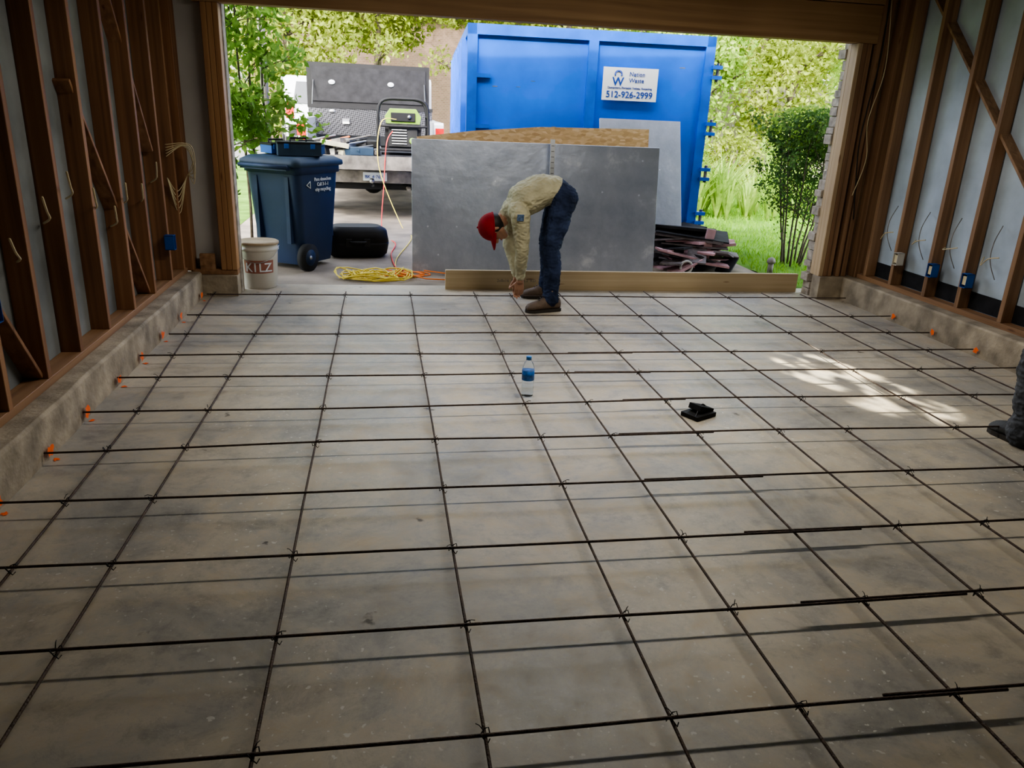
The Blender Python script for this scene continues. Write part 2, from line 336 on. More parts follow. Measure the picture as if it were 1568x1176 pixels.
for y0,z0,y1,z1 in [(-1.05,.24,-1.95,1.5),(-2.75,.24,-3.9,1.9),(-1.45,2.4,-.65,1.1)]:
    b.beam((-2.865,y0,z0),(-2.865,y1,z1),.02,.085,'studZ',up=(1,0,0))
b.done('wall_left',bevel=.002,seg=1)
b=MB(); xi=2.78; xo=2.87
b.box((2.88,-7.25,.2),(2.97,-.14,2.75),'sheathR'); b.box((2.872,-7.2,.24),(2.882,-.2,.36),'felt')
rough_curb(b,XR,2.97,-7.25,-.14,.20,1)
b.box((xi,-7.2,.20),(xo,-.14,.238),'studY')
Yr=[-.24,-.60,-1.02,-1.38,-1.80,-2.2,-2.6,-3.0,-3.4,-3.8,-4.2,-4.6,-5.0,-5.4,-5.8,-6.2,-6.6,-7.0]
for i,y in enumerate(Yr):
    b.box((xi+.006*math.sin(i*5.1),y-sy/2,.238),(xo,y+sy/2,2.55),'studR')
b.box((xi,-7.2,2.55),(xo,-.14,2.63),'studY')
b.beam((2.85,-.28,2.52),(2.85,-2.62,0.24),.02,.10,'studR',up=(1,0,0))
b.done('wall_right',bevel=.002,seg=1)
b=MB()
b.box((-2.99,.0,.0),(-2.46,.03,2.75),'white')
b.box((-3.6,.03,-.05),(-2.44,.13,2.9),'veneer')
b.box((-2.99,-.13,.0),(-2.444,.0,.16),'curb'); b.box((-2.79,-.09,.16),(-2.444,.0,.20),'studY')
b.box((-2.9,-.135,.20),(-2.76,-.0,2.62),'studZ')
b.box((2.44,-.13,0),(2.97,.0,.20),'curb'); b.box((2.66,-.09,.20),(2.70,-.0,2.55),'studR'); b.box((2.76,-.135,.20),(2.87,-.02,2.62),'studR')
b.box((2.56,.001,.0),(2.97,.03,2.75),'studR')
z=0; rd=random.Random(3)
while z<2.2:
    h=rd.uniform(.05,.09); o=rd.uniform(-.03,.03); b.box((2.44+o+.01,.055,z),(3.6,.165,z+h-.006),'veneer'); b.box((2.47+o,.06,z+h-.006),(3.6,.16,z+h),'curb'); z+=h
b.box((2.5,.055,2.2),(3.6,.165,2.9),'veneer')
b.box((-2.99,-.02,2.40),(2.97,.05,2.75),'studY')
b.done('wall_front',bevel=.003,seg=1)
b=MB()
for x0 in (-2.482,-2.522,-2.562): b.box((x0,-.10,.20),(x0+.038,.0,2.08),'jamb')
b.box((-2.72,-.09,.20),(-2.61,-.05,.32),'studY')
for i,x0 in enumerate((2.44,2.481,2.522,2.60)): b.box((x0,-.10,.20),(x0+.038,.0,2.08 if i<3 else 2.4),'jambp' if i==0 else 'studR')
b.box((2.44,.0,.20),(2.475,.05,2.08),'jambp')
b.box((-2.62,-.10,2.082),(2.598,-.02,2.36),'hdr'); b.box((-2.62,-.115,2.365),(2.6,-.02,2.62),'hdr'); b.box((-2.5,-.018,2.085),(2.5,.05,2.39),'hdr')
b.done('garage_door_frame',bevel=.003,seg=1)
# ---------------------------------------------------------------- rebar
b=MB(); R=.0045; zb=.046
longs=[(-2.60,-.31,-2.46,-2.75,-2.45,-4.6),(-2.12,-.28,-2.15,-3.17,-2.18,-4.9),(-1.62,-.27,-1.615,-3,-1.61,-7.1),(-1.12,-.26,-1.10,-3,-1.08,-7.1),(-.60,-.24,-.62,-3,-.63,-7.1),(-.31,-.30,-.29,-3,-.27,-7.1),(.11,-.24,.14,-3,.17,-7.1),(.56,-.2,.55,-3,.55,-7.1),(.86,-.2,.90,-3,.95,-7.1),(1.54,-.18,1.49,-2.5,1.44,-7.1),(1.93,-.22,1.93,-3,1.93,-7.1),(2.27,-.26,2.29,-2.64,2.31,-7.1)]
for i,(xa,ya,xm,ym,xn,yn) in enumerate(longs):
    pts=[]; far=ya+.12
    for t in np.linspace(0,1,26):
        y=far+(-7.1-far)*t
        x=np.interp(-y,[-ya,-ym,-yn,7.1],[xa,xm,xn,xn])+.008*noise.noise(Vector((i*3.1,y*.8,0)))
        z=zb+.006*noise.noise(Vector((i*1.7,y*.9,5)))
        pts.append((x,y,z))
    b.tube(pts,R,'rebar',8)
lats=[(-.31,.2,None),(-.94,.3,None),(-1.405,.3,None),(-1.85,-2.68,.21),(-2.24,-2.66,.20),(-2.71,-2.66,.24),(-3.14,-2.64,.21),(-3.60,-2.62,.23),(-4.035,-2.64,.4),(-4.45,-2.64,.5),(-4.86,-2.64,.3),(-5.3,-2.64,.3),(-5.75,-2.64,.2),(-6.2,-2.64,.2),(-6.65,-2.64,.2),(-7.05,-2.64,.2)]
lap={-2.71:-.1,-3.14:-.25,-3.60:-.28,-4.45:-.06,-1.85:-.2,-2.24:-.25,-4.86:-.05}
for i,(y,xa,xs) in enumerate(lats):
    def seg(x0,x1,dy,dz,k):
        pts=[(x,y+dy+.014*noise.noise(Vector((x*.7,y*3+k,2)))+ (.02*math.sin((x+2)*1.2+i) if i in(5,6) else 0),zb+.0105+dz+.007*noise.noise(Vector((x*.9,y*5,7+k)))) for x in np.linspace(x0,x1,24)]
        b.tube(pts,R,'rebar',8)
    if xs is None: seg(-2.64,2.60,0,0,0)
    else:
        l=lap.get(y,xs-.45); seg(-2.69,xs,0,0,0); seg(l,2.62,.012,.0,0)
for (xa,ya,xm,ym,xn,yn) in longs:
    for (y,_,_) in lats:
        if random.random()<.8:
            x=np.interp(-y,[-ya,-ym,-yn,7.1],[xa,xm,xn,xn]); 
            pts=[(x+.015*math.cos(a)*1.0,y+.015*math.sin(a),zb+.006+.014*math.sin(2*a)) for a in np.linspace(0,6.0,10)]
            b.tube(pts,.0016,'wire',4)
            a=random.uniform(0,6.28); b.tube([(x,y,zb+.018),(x+.015*math.cos(a),y+.015*math.sin(a),zb+.026),(x+.026*math.cos(a),y+.026*math.sin(a),zb+.024)],.0014,'wire',4)
b.done('rebar_grid')
b=MB()
def splat(c,r,axis,seed):
    rd=random.Random(seed); pts=[]
    for i in range(14):
        a=2*math.pi*i/14; q=r*rd.uniform(.45,1.15)
        if axis=='X': pts.append((c[0],c[1]+q*math.cos(a)*1.2,max(.0,c[2]+q*math.sin(a))))
        else: pts.append((c[0]+q*math.cos(a),c[1]+q*math.sin(a),c[2]))
    n=len(pts); b.add([c]+pts,[(0,i+1,(i+1)%n+1) for i in range(n)],'orange')
for i,(y,_,_) in enumerate(lats[:11]):
    splat((XL+.018,y+.02,.045),.030,'X',i)
    splat((XL+.032,y+.02,.002),.016,'Z',i+50)
    if i in(1,2,3): splat((XR-.018,y+.02,.05),.024,'X',i+99)
b.done('spray_paint_marks')
# ---------------------------------------------------------------- ground outside
def gz(x,y): return -.02+ .4*min(1,max(0,(y-7)/4))
def gpatch(x0,x1,y0,y1,nx,ny,k,dz=0,bump=0):
    vs=[];fs=[]
    for j in range(ny+1):
        for i in range(nx+1):
            x=x0+(x1-x0)*i/nx;y=y0+(y1-y0)*j/ny; vs.append((x,y,gz(x,y)+dz+bump*noise.noise(Vector((x,y,0)))))
    for j in range(ny):
        for i in range(nx): a=j*(nx+1)+i; fs.append((a,a+1,a+nx+2,a+nx+1))
    b.add(vs,fs,k,True)
b=MB(); gpatch(-30,34,-9,60,40,40,'lawn',-.18); b.done('ground')
b=MB(); gpatch(-3.1,2.5,.32,7,20,20,'drive'); b.done('driveway')
b=MB(); gpatch(-3.1,2.5,7,10.5,10,10,'drive'); gpatch(-30,34,10.5,17,40,4,'street',.0); b.done('street')
b=MB(); gpatch(2.5,30,.17,10.5,40,30,'lawn',.0,.03)
n=26000; X=rng.uniform(2.5,8.5,n); Y=rng.uniform(.4,9.5,n); Cc=np.stack([X,Y,np.array([gz(0,y) for y in Y])+.03],1); leaves(b,Cc,.075,'grass',.14,.4,(0,0,1)); b.done('lawn')
b=MB(); gpatch(-30,-3.1,.2,10.5,20,20,'lawn',.0,.03); b.done('planting_bed')
b=MB(); b.box((-.81,.165,0),(2.40,.203,.165),'pine'); b.text('2x8x16  SYP  No.2  KD',.035,(-.2,.1645,.07),'rust'); b.done('form_board')
def leaning(name,x0,x1,yb,yt,h,th,k,z0=0.0,roll=0):
    b=MB(); L=math.sqrt(h*h+(yt-yb)**2)
    b.box((x0,0,0),(x1,th,L),k)
    o=b.done(name,bevel=.002,seg=1); o.location=(0,yb,z0); o.rotation_euler=(-math.atan2(yt-yb,h),roll,0); return o
leaning('foil_insulation_board',-1.06,1.33,1.04,1.20,1.20,.025,'foil',-.02)
b=MB()
b.poly([(-1.0,0,0),(1.31,0,0),(1.31,0,1.38),(.2,0,1.36),(-.45,0,1.30),(-1.0,0,1.225)],(0,.012,0),'osb'); o=b.done('osb_sheet'); o.location=(0,1.30,-.02); o.rotation_euler=(-math.radians(9),0,0)
leaning('foil_insulation_board',.9,1.78,1.42,1.92,1.45,.025,'foil',-.02)
b=MB(); b.box((0,0,0),(.045,.004,1.25),'alu'); b.box((0,-.03,0),(.004,.0,1.25),'alu')
for i in range(24): b.box((.012,-.0012,.04+i*.05),(.04,0,.044+i*.05),'black')
o=b.done('steel_stud_channel'); o.location=(.225,.98,-.02); o.rotation_euler=(-.10,0.0,0)
# ---------------------------------------------------------------- dumpster
b=MB(); W=2.57;H=2.29;L=5.0; z0=.22
b.box((0.05,0.04,z0),(W-.05,L,H-.06),'blue')
b.box((0,0,H-.10),(W,.09,H),'bluedk'); b.box((0,0,H-.10),(.09,L,H),'bluedk'); b.box((W-.09,0,H-.10),(W,L,H),'bluedk')
for x in (0,W-.10): b.box((x,-.0,z0-.05),(x+.10,.09,H-.10),'bluedk')
b.box((W/2-.05,-.015,z0),(W/2+.05,.05,H-.10),'bluedk')
b.box((0.1,-.005,z0-.05),(W-.1,.06,z0+.12),'bluedk')
b.box((.1,.01,1.16),(W/2-.05,.05,1.20),'bluedk')
for x in (.1,): b.box((x,.0,H-.5),(x+.14,.05,H-.46),'bluedk'); b.box((x,.0,1.3),(x+.14,.05,1.34),'bluedk')
for i in range(7):
    y=.5+i*.65; b.box((-.04,y,z0),(.06,y+.09,H-.10),'bluedk'); b.box((W-.06,y,z0),(W+.04,y+.09,H-.10),'bluedk')
for z in (.38,.85,1.32,1.88):
    b.box((W-.02,-.03,z),(W+.09,.07,z+.035),'bluedk'); b.box((W-.02,-.03,z+.10),(W+.09,.07,z+.135),'bluedk'); b.tube([(W+.055,.02,z-.02),(W+.055,.02,z+.16)],.018,'rust',8)
b.box((.45,.2,0),(.6,L,z0),'bluedk'); b.box((W-.6,.2,0),(W-.45,L,z0),'bluedk')
for x in (.35,W-.5): b.tube([(x,.3,.1),(x+.2,.3,.1)],.1,'rust',14)
b.tube([(W-.3,.0,.95),(W-.3,-.03,.95),(W-.3,-.03,1.12)],.015,'rust',6)
rd=random.Random(31)
for i in range(16):
    x=rd.uniform(.2,2.3); z=rd.uniform(.9,2.0); w_=rd.uniform(.015,.06)
    if 1.35<x<2.05 and z>1.55: continue
    if abs(x-W/2)<.12: continue
    b.box((x,.0385,z),(x+w_,.0402,z+rd.uniform(.004,.01)),'rust')
sx0,sx1,sz0,sz1=1.40,1.98,1.63,1.95
b.box((sx0,-.022,sz0),(sx1,-.016,sz1),'signw')
b.text('512-926-2999',.088,((sx0+sx1)/2,-.0245,sz0+.03),'signb',ext=.002,bold=.0012)
b.text('Nation',.060,(1.675,-.0245,1.87),'signb',align='LEFT',ext=.002); b.text('Waste',.060,(1.675,-.0245,1.81),'signb',align='LEFT',ext=.002)
b.text('Dumpsters, Portable Toilets, Recycling',.030,(1.69,-.0245,1.745),'signb',ext=.002)
b.tube([(1.56+.035*math.cos(a),-.0235,1.885+.035*math.sin(a)*.9) for a in np.linspace(-.5,3.64,14)],.009,'signb',6)
b.text('W',.115,(1.56,-.0245,1.775),'signb',ext=.002,bold=.002)
b.done('dumpster',bevel=.006,seg=2,rotz=-math.radians(3.0),loc=(-.47,2.10,-.02))
# ---------------------------------------------------------------- trash cart
def rbox(w,d,n=5,r=.07):
    pts=[]
    for cx,cy,a0 in ((w/2-r,d/2-r,0),(-w/2+r,d/2-r,90),(-w/2+r,-d/2+r,180),(w/2-r,-d/2+r,270)):
        for i in range(n+1): a=math.radians(a0+90*i/n); pts.append((cx+r*math.cos(a),cy+r*math.sin(a)))
    return pts
def loft(b,secs,k,smooth=True,cap=True):
    n=len(secs[0][0]); vs=[];fs=[]
    for pts,z in secs:
        for x,y in pts: vs.append((x,y,z))
    for i in range(len(secs)-1):
        for j in range(n): fs.append((i*n+j,i*n+(j+1)%n,(i+1)*n+(j+1)%n,(i+1)*n+j))
    b.add(vs,fs,k,smooth)
    if cap: b.add([v for v in vs[:n]],[tuple(reversed(range(n)))],k); b.add(vs[-n:],[tuple(range(n))],k)
b=MB()
loft(b,[(rbox(.48,.50),.05),(rbox(.50,.52),.12),(rbox(.58,.64),.86),(rbox(.58,.64),.865),(rbox(.62,.68),.87),(rbox(.62,.68),.93)],'cart')
for x in (-.17,.17): b.box((x-.02,-.335,.25),(x+.02,-.26,.84),'cart'); b.box((x-.02,.25,.25),(x+.02,.325,.84),'cart')
loft(b,[(rbox(.64,.74),.93),(rbox(.66,.76),.94),(rbox(.65,.75),.975),(rbox(.54,.62,r=.06),1.01)],'cartlid')
b.box((-.25,.36,.90),(.25,.42,.93),'cart'); b.tube([(-.26,.42,.93),(.26,.42,.93)],.018,'cart',10)
for x in (-.29,.29):
    b.tube([(x-.03,.22,.125),(x+.03,.22,.125)],.125,'rubber',24); b.tube([(x-.033,.22,.125),(x+.033,.22,.125)],.075,'cart',16); b.tube([(x-.036,.22,.125),(x+.036,.22,.125)],.02,'steel',8)
b.tube([(-.3,.22,.125),(.3,.22,.125)],.012,'steel',8)
RT=Matrix.Rotation(-math.pi/2,3,'Z')@Matrix.Rotation(math.pi/2,3,'X')
b.text('Para desechos\nCall 3-1-1\ncity recycling',.045,(-.292,-.05,.80),'signw',R=RT,ext=.003)
b.tube([(-.293,.16+.035*math.cos(a),.77+.035*math.sin(a)) for a in np.linspace(0,6.28,4)],.005,'signw',5)
b.done('wheeled_trash_cart',rotz=math.radians(149),loc=(-2.15,1.34,-.02))
b=MB()
def toolcase(c,s,k,rot=0,h='black'):
    R=Matrix.Rotation(rot,3,'Z'); b.obox(c,s,k,R); b.obox((c[0],c[1],c[2]+s[2]*.5),(s[0]*1.02,s[1]*1.02,.02),h,R)
    p=[Vector(c)+R@Vector(v) for v in ((-.07,0,s[2]/2),(-.07,0,s[2]/2+.04),(.07,0,s[2]/2+.04),(.07,0,s[2]/2))]; b.tube(p,.01,h,6)
    for q in (-.3,.3): b.obox(Vector(c)+R@Vector((s[0]*q,-s[1]/2-.004,s[2]*.25)),(.04,.012,.04),'boxb',R)
toolcase((-2.08,1.25,1.05),(.38,.24,.11),'cartlid',.2); toolcase((-2.30,1.42,1.04),(.2,.22,.08),'boxb',.6); toolcase((-2.03,1.5,1.035),(.3,.16,.08),'cartlid',-.2)
b.done('tool_case',bevel=.008)
# ---------------------------------------------------------------- bucket
b=MB(); c=(-2.33,.25,-.0)
b.lathe([(.125,0),(.13,.005),(.148,.30),(.150,.305),(.158,.31),(.158,.325),(.15,.33),(.151,.35),(.157,.352),(.157,.365),(.15,.37)],c,'buck',40)
b.lathe([(.160,.355),(.161,.372),(.150,.378),(.14,.374),(.01,.374)],c,'bucklid',40)
def wrap(cx,cy,r0,r1,z0,z1,a0,a1,k,n=24):
    vs=[];fs=[]
    for i in range(n+1):
        a=a0+(a1-a0)*i/n
        vs+= [(cx+r0*math.cos(a),cy+r0*math.sin(a),z0),(cx+r1*math.cos(a),cy+r1*math.sin(a),z1)]
    for i in range(n): fs.append((2*i,2*i+2,2*i+3,2*i+1))
    b.add(vs,fs,k,True)
wrap(-2.33,.25,.1385,.1445,.13,.235,-2.4,-.6,'red')
def ctext(s,size,z,r,k,a_c,adv):
    for i,ch in enumerate(s):
        a=a_c+(i-(len(s)-1)/2)*adv
        R=Matrix.Rotation(a+math.pi/2,3,'Z')@Matrix.Rotation(math.pi/2,3,'X')
        b.text(ch,size,(-2.33+r*math.cos(a),.25+r*math.sin(a),z),k,R,ext=.0008,bold=.001)
ctext('KILZ',.10,.145,.144,'signw',-1.5,.36)
b.tube([(-2.33+.16*math.cos(a),.25+.16*math.sin(a)*1.0,.34-.12*math.sin(-a)) for a in np.linspace(-math.pi,0,16)],.003,'steel',6)
b.done('paint_bucket')
b=MB()
loft(b,[(rbox(.50,.32,r=.1),0),(rbox(.60,.38,r=.12),.04),(rbox(.64,.40,r=.13),.14),(rbox(.64,.40,r=.13),.15),(rbox(.625,.39,r=.13),.155),(rbox(.64,.40,r=.13),.16),(rbox(.60,.37,r=.12),.27),(rbox(.46,.28,r=.1),.31)],'black')
b.box((-.12,-.215,.12),(-.06,-.19,.20),'rubber'); b.box((.06,-.215,.12),(.12,-.19,.20),'rubber'); b.tube([(-.08,-.2,.17),(-.07,-.24,.17),(.07,-.24,.17),(.08,-.2,.17)],.012,'rubber',8)
b.done('hard_case',rotz=.1,loc=(-1.60,1.85,-.02))
# ---------------------------------------------------------------- extension cords
def tangle(c,rx,ry,loops,k,seed,r=.006,h=.06):
    b=MB(); pts=[]
    for i in range(loops*14):
        a=2*math.pi*i/14; ph=i/(loops*14)
        ra=.55+.45*noise.noise(Vector((i*.13,seed,0)))+.25*math.sin(ph*9+seed)
        pts.append((c[0]+rx*ra*math.cos(a)+.3*rx*math.sin(ph*11+seed),c[1]+ry*ra*math.sin(a),c[2]+r+h*abs(noise.noise(Vector((i*.21,seed,3))))+.0))
    b.tube(pts,r,k,6); return b
b=tangle((-1.42,.72,-.02),.36,.26,18,'cordy',2,h=.14); o=b.done('extension_cord')
b=tangle((-1.12,.85,-.02),.24,.16,5,'cordo',5); b.tube([(-1.3,.9,.02),(-.95,.6,0.0),(-.7,.55,0.0),(-.6,.75,0.0),(-.95,.98,.0)],.006,'cordo',6); o=b.done('extension_cord')
def sm(path,n=8):
    P=[Vector(p) for p in path]; out=[]
    P=[P[0]]+P+[P[-1]]
    for i in range(1,len(P)-2):
        for j in range(n):
            t=j/n; a,b_,c_,d=P[i-1],P[i],P[i+1],P[i+2]
            out.append(.5*((2*b_)+(-a+c_)*t+(2*a-5*b_+4*c_-d)*t*t+(-a+3*b_-3*c_+d)*t**3))
    out.append(P[-2]); return out
b=MB(); b.tube(sm([(-1.2,4.45,1.15),(-1.28,4.3,1.0),(-1.32,4.22,.5),(-1.35,3.4,.0),(-1.2,2.6,-.008),(-1.25,1.9,-.008),(-1.22,1.2,-.005),(-1.15,.9,.01)]),.007,'cordr',6)
b.tube(sm([(-1.15,4.5,1.3),(-1.35,4.35,1.25),(-1.38,4.25,.7),(-1.1,3.9,.0),(-1.0,3.0,-.008),(-1.2,1.6,-.008),(-1.2,.8,.0)]),.006,'cordy',6); b.done('extension_cord')
# ---------------------------------------------------------------- shingle pile
b=MB(); rd=random.Random(11)
for i in range(19):
    w=rd.uniform(.45,.85);d=rd.uniform(.3,.55); t=.014+.014*(i%3==0); z=.01+i*.0205
    R=Matrix.Rotation(rd.uniform(-.6,.6),3,'Z')@Matrix.Rotation(rd.uniform(-.14,.14)-.04,3,'Y')@Matrix.Rotation(rd.uniform(-.1,.1),3,'X')
    k=['felt','pink','shing','black','pink','shing','pink','shing'][i%8] if i<16 else 'felt'
    b.obox((1.85+rd.uniform(-.14,.14),1.50+rd.uniform(-.1,.1),z),(w,d,t),k,R)
for i in range(11):
    R=Matrix.Rotation(rd.uniform(-1.2,1.2),3,'Z')@Matrix.Rotation(rd.uniform(-.6,.6),3,'Y')
    b.obox((1.48+i*.07,1.17+rd.uniform(-.06,.06),.05+rd.uniform(0,.16)),(rd.uniform(.14,.34),rd.uniform(.1,.22),.02),['pink','shing','felt','pink'][i%4],R)
b.obox((1.95,1.22,.24),(.09,.03,.34),'pink',Matrix.Rotation(.15,3,'Y')); b.obox((1.62,1.2,.16),(.40,.22,.02),'pink',Matrix.Rotation(.2,3,'Y'))
b.tube([(1.68+.06*math.cos(a),1.05,.05+.06*math.sin(a)) for a in np.linspace(0,6.28,20)],.012,'white',6)
b.done('shingle_pile')
b=MB(); b.tube([(2.56,1.0,-.02),(2.56,1.0,.12)],.028,'rust',12); b.lathe([(.04,0),(.045,.02),(.03,.05),(.01,.06)],(2.56,1.0,.11),'rust',12); b.done('hose_bib_post')
# ---------------------------------------------------------------- pickup truck
b=MB(); cx=-1.48; Wt=.98
y0=4.9
def wheelx(b,x,y,r,w,zc):
    b.tube([(x-w/2,y,zc),(x+w/2,y,zc)],r,'rubber',28); b.tube([(x-w/2-.005,y,zc),(x+w/2+.005,y,zc)],r*.6,'steel',20); b.tube([(x-w/2-.01,y,zc),(x+w/2+.01,y,zc)],r*.18,'black',10)
for s in (-1,1):
    xs=cx+s*Wt
    prof=[(y0,.62),(y0,1.24),(y0+.05,1.27),(y0+2.0,1.27),(y0+2.05,1.28),(y0+2.05,.6),(y0+1.35,.55),(y0+1.28,.82),(y0+1.1,.95),(y0+.78,.95),(y0+.6,.82),(y0+.52,.58)]
    x_in=xs-s*.13
    b.poly([(x_in,p,q) for p,q in prof],(s*.13,0,0),'carw')
    b.box((min(xs,xs-s*.11)-.002,y0-.02,.90),(max(xs,xs-s*.11)+.002,y0+.03,1.2),'redl'); b.box((min(xs,xs-s*.11)-.003,y0-.022,1.0),(max(xs,xs-s*.11)+.003,y0,1.04),'signw')
    wheelx(b,xs-s*.12,y0+.94,.38,.24,.37); wheelx(b,xs-s*.12,y0+4.3,.38,.24,.37)
b.box((cx-.86,y0,.78),(cx+.86,y0+2.05,.86),'black'); b.box((cx-.86,y0+1.98,.86),(cx+.86,y0+2.05,1.27),'carw')
b.box((cx-.80,y0-.56,.76),(cx+.80,y0,.83),'dia'); b.box((cx-.80,y0-.58,.66),(cx+.80,y0-.55,.835),'rust')
b.box((cx-.95,y0-.16,.46),(cx+.95,y0+.02,.62),'rust'); b.box((cx-.12,y0-.18,.49),(cx+.2,y0-.16,.60),'signw'); b.text('BK 4·7621',.065,(cx+.04,y0-.184,.52),'signb',ext=.002)
b.tube([(cx,y0-.3,.44),(cx,y0,.44)],.03,'black',8); b.ball((cx,y0-.3,.5),.035,'steel')
for x in (cx-.45,cx+.45): b.box((x-.04,y0+.1,.42),(x+.04,y0+5.1,.56),'black')
b.box((cx-.8,y0+.1,.35),(cx+.8,y0+.3,.5),'black')
b.tube([(cx-.8,y0+.94,.37),(cx+.8,y0+.94,.37)],.05,'black',10); b.ball((cx,y0+.94,.37),.16,'black')
b.tube([(cx+.5,y0,.38),(cx+.5,y0+.8,.4)],.035,'rust',8)
yc=y0+2.1
prof=[(yc,.6),(yc,1.27),(yc+.12,1.85),(yc+.3,1.9),(yc+1.3,1.9),(yc+1.5,1.85),(yc+2.0,1.32),(yc+3.1,1.2),(yc+3.3,1.0),(yc+3.3,.55),(yc+2.7,.5),(yc+2.6,.8),(yc+2.2,.85),(yc+1.85,.8),(yc+1.75,.5)]
b.poly([(cx-.93,p,q) for p,q in prof],(1.86,0,0),'carw')
b.poly([(cx-.7,yc-.004,1.36),(cx+.7,yc-.004,1.36),(cx+.62,yc+.105,1.82),(cx-.62,yc+.105,1.82)],(0,-.01,0),'glass')
for s in (-1,1):
    b.poly([(cx+s*.935,yc+.15,1.32),(cx+s*.935,yc+1.85,1.32),(cx+s*.935,yc+1.45,1.78),(cx+s*.935,yc+.25,1.8)],(s*.004,0,0),'glass')
ty=y0+1.42
b.box((cx-.95,ty,1.02),(cx+.9,ty+.5,1.44),'dia'); b.box((cx-.96,ty-.01,1.40),(cx+.91,ty+.5,1.45),'black')
b.tube([(cx-.45,ty-.02,1.22),(cx-.35,ty-.02,1.22)],.04,'steel',12); b.ball((cx-.6,ty-.01,1.36),(.05,.02,.03),'steel'); b.ball((cx+.3,ty-.01,1.36),(.05,.02,.03),'steel')
b.box((cx-1.0,ty+.46,1.45),(cx+.88,ty+.50,2.06),'black'); b.box((cx-.93,ty+.44,1.5),(cx+.82,ty+.465,2.0),'felt')
b.tube([(cx-.9,ty+.1,1.44),(cx-.9,ty+.44,1.8)],.01,'steel',6); b.tube([(cx+.8,ty+.1,1.44),(cx+.8,ty+.44,1.8)],.01,'steel',6)
b.ball((cx-.62,ty+.43,1.78),(.05,.01,.035),'carw'); b.ball((cx+.28,ty+.43,1.78),(.05,.01,.035),'carw')
b.done('pickup_truck',bevel=.012,seg=2)
b=MB(); zt=.835; gx,gy=-1.06,4.75
b.box((gx-.24,gy-.18,zt+.10),(gx+.24,gy+.20,zt+.40),'black')
b.box((gx-.19,gy-.21,zt+.12),(gx+.19,gy-.175,zt+.40),'rubber')
for i in range(6): b.box((gx-.15,gy-.222,zt+.15+i*.035),(gx+.05,gy-.21,zt+.165+i*.035),'steel')
b.tube([(gx+.12,gy-.215,zt+.2),(gx+.12,gy-.23,zt+.2)],.04,'grn',12)
b.poly([(gx-.22,gy-.17,zt+.41),(gx+.22,gy-.17,zt+.41),(gx+.24,gy-.17,zt+.50),(gx+.17,gy-.17,zt+.60),(gx-.17,gy-.17,zt+.60),(gx-.24,gy-.17,zt+.50)],(0,.34,0),'grn')
b.box((gx-.16,gy-.19,zt+.44),(gx+.16,gy-.165,zt+.55),'black'); b.ball((gx+.08,gy-.2,zt+.50),.025,'steel')
for yy in (-.24,.24):
    b.tube(sm([(gx-.32,gy+yy,zt+.0),(gx-.33,gy+yy,zt+.4),(gx-.28,gy+yy,zt+.68),(gx,gy+yy,zt+.72),(gx+.28,gy+yy,zt+.68),(gx+.33,gy+yy,zt+.4),(gx+.32,gy+yy,zt+.0)],6),.02,'black',8)
for x in (-.32,.32): b.tube([(gx+x,gy-.24,zt+.02),(gx+x,gy+.24,zt+.02)],.018,'black',8); b.tube([(gx+x,gy-.24,zt+.5),(gx+x,gy+.24,zt+.5)],.016,'black',8)
b.tube([(gx-.32,gy-.24,zt+.08),(gx+.32,gy-.24,zt+.08)],.016,'black',8); b.tube([(gx-.32,gy-.24,zt+.38),(gx+.32,gy-.24,zt+.38)],.016,'black',8)
b.done('portable_generator',bevel=.01)
b=MB(); rd=random.Random(5)
for i in range(22):
    x=-2.3+i*.042; s=rd.uniform(.05,.11)
    k=['shirt','black','steel','cartlid','rust','black','buck','black','rubber','steel','rust'][i%11]
    b.obox((x,4.60+rd.uniform(-.12,.25),zt+s*.45+.1*(i%3==1)),(s*2.2,s*1.4,s),k,Matrix.Rotation(rd.uniform(0,3),3,'Z')@Matrix.Rotation(rd.uniform(-.3,.3),3,'X'))
for i in range(14):
    a=rd.uniform(-.6,.6); x=rd.uniform(-2.3,-1.75); b.tube([(x,4.5,zt+.03+i*.012),(x+.3*math.cos(a),4.5+.5*abs(math.sin(a))+.1,zt+.06+i*.014)],.014,['steel','rust','black','cordo'][i%4],6)
b.box((-1.75,4.42,zt),(-1.45,4.6,zt+.10),'cartlid'); b.obox((-1.95,4.5,zt+.13),(.34,.22,.06),'shirt',Matrix.Rotation(.2,3,'Z')@Matrix.Rotation(.15,3,'Y'))
b.done('hand_tools_heap',bevel=.006)
# ---------------------------------------------------------------- car beyond, house
def suv(name,loc,rz,k='carw'):
    b=MB(); w=.9
    prof=[(-2.25,.35),(-2.3,.7),(-2.2,1.0),(-2.0,1.55),(-1.8,1.68),(.3,1.70),(.6,1.62),(1.2,1.1),(2.1,.98),(2.3,.8),(2.3,.35),(1.85,.32),(1.75,.6),(1.45,.7),(1.15,.6),(1.05,.32),(-1.0,.32),(-1.1,.6),(-1.4,.7),(-1.7,.6),(-1.8,.33)]
    b.poly([(-w,p,q) for p,q in prof],(2*w,0,0),k)
    b.poly([(-.72,-2.185,1.08),(.72,-2.185,1.08),(.62,-2.01,1.55),(-.62,-2.01,1.55)],(0,-.02,0),'glass')
    for s in (-1,1):
        b.poly([(s*.905,-1.95,1.1),(s*.905,1.05,1.1),(s*.905,.5,1.55),(s*.905,-1.85,1.58)],(s*.005,0,0),'glass')
        b.box((s*.8-.09,-2.3,.75),(s*.8+.09,-2.2,1.1),'redl')
        for y in (-1.4,1.45): wheelx(b,s*.8,y,.34,.22,.33)
    b.box((-.85,-2.36,.38),(.85,-2.25,.62),'rubber'); b.box((-.2,-2.33,.72),(.2,-2.29,.84),'signw')
    return b.done(name,bevel=.05,seg=3,rotz=rz,loc=loc)
suv('parked_car',(-2.95,15.2,.38),math.radians(8))
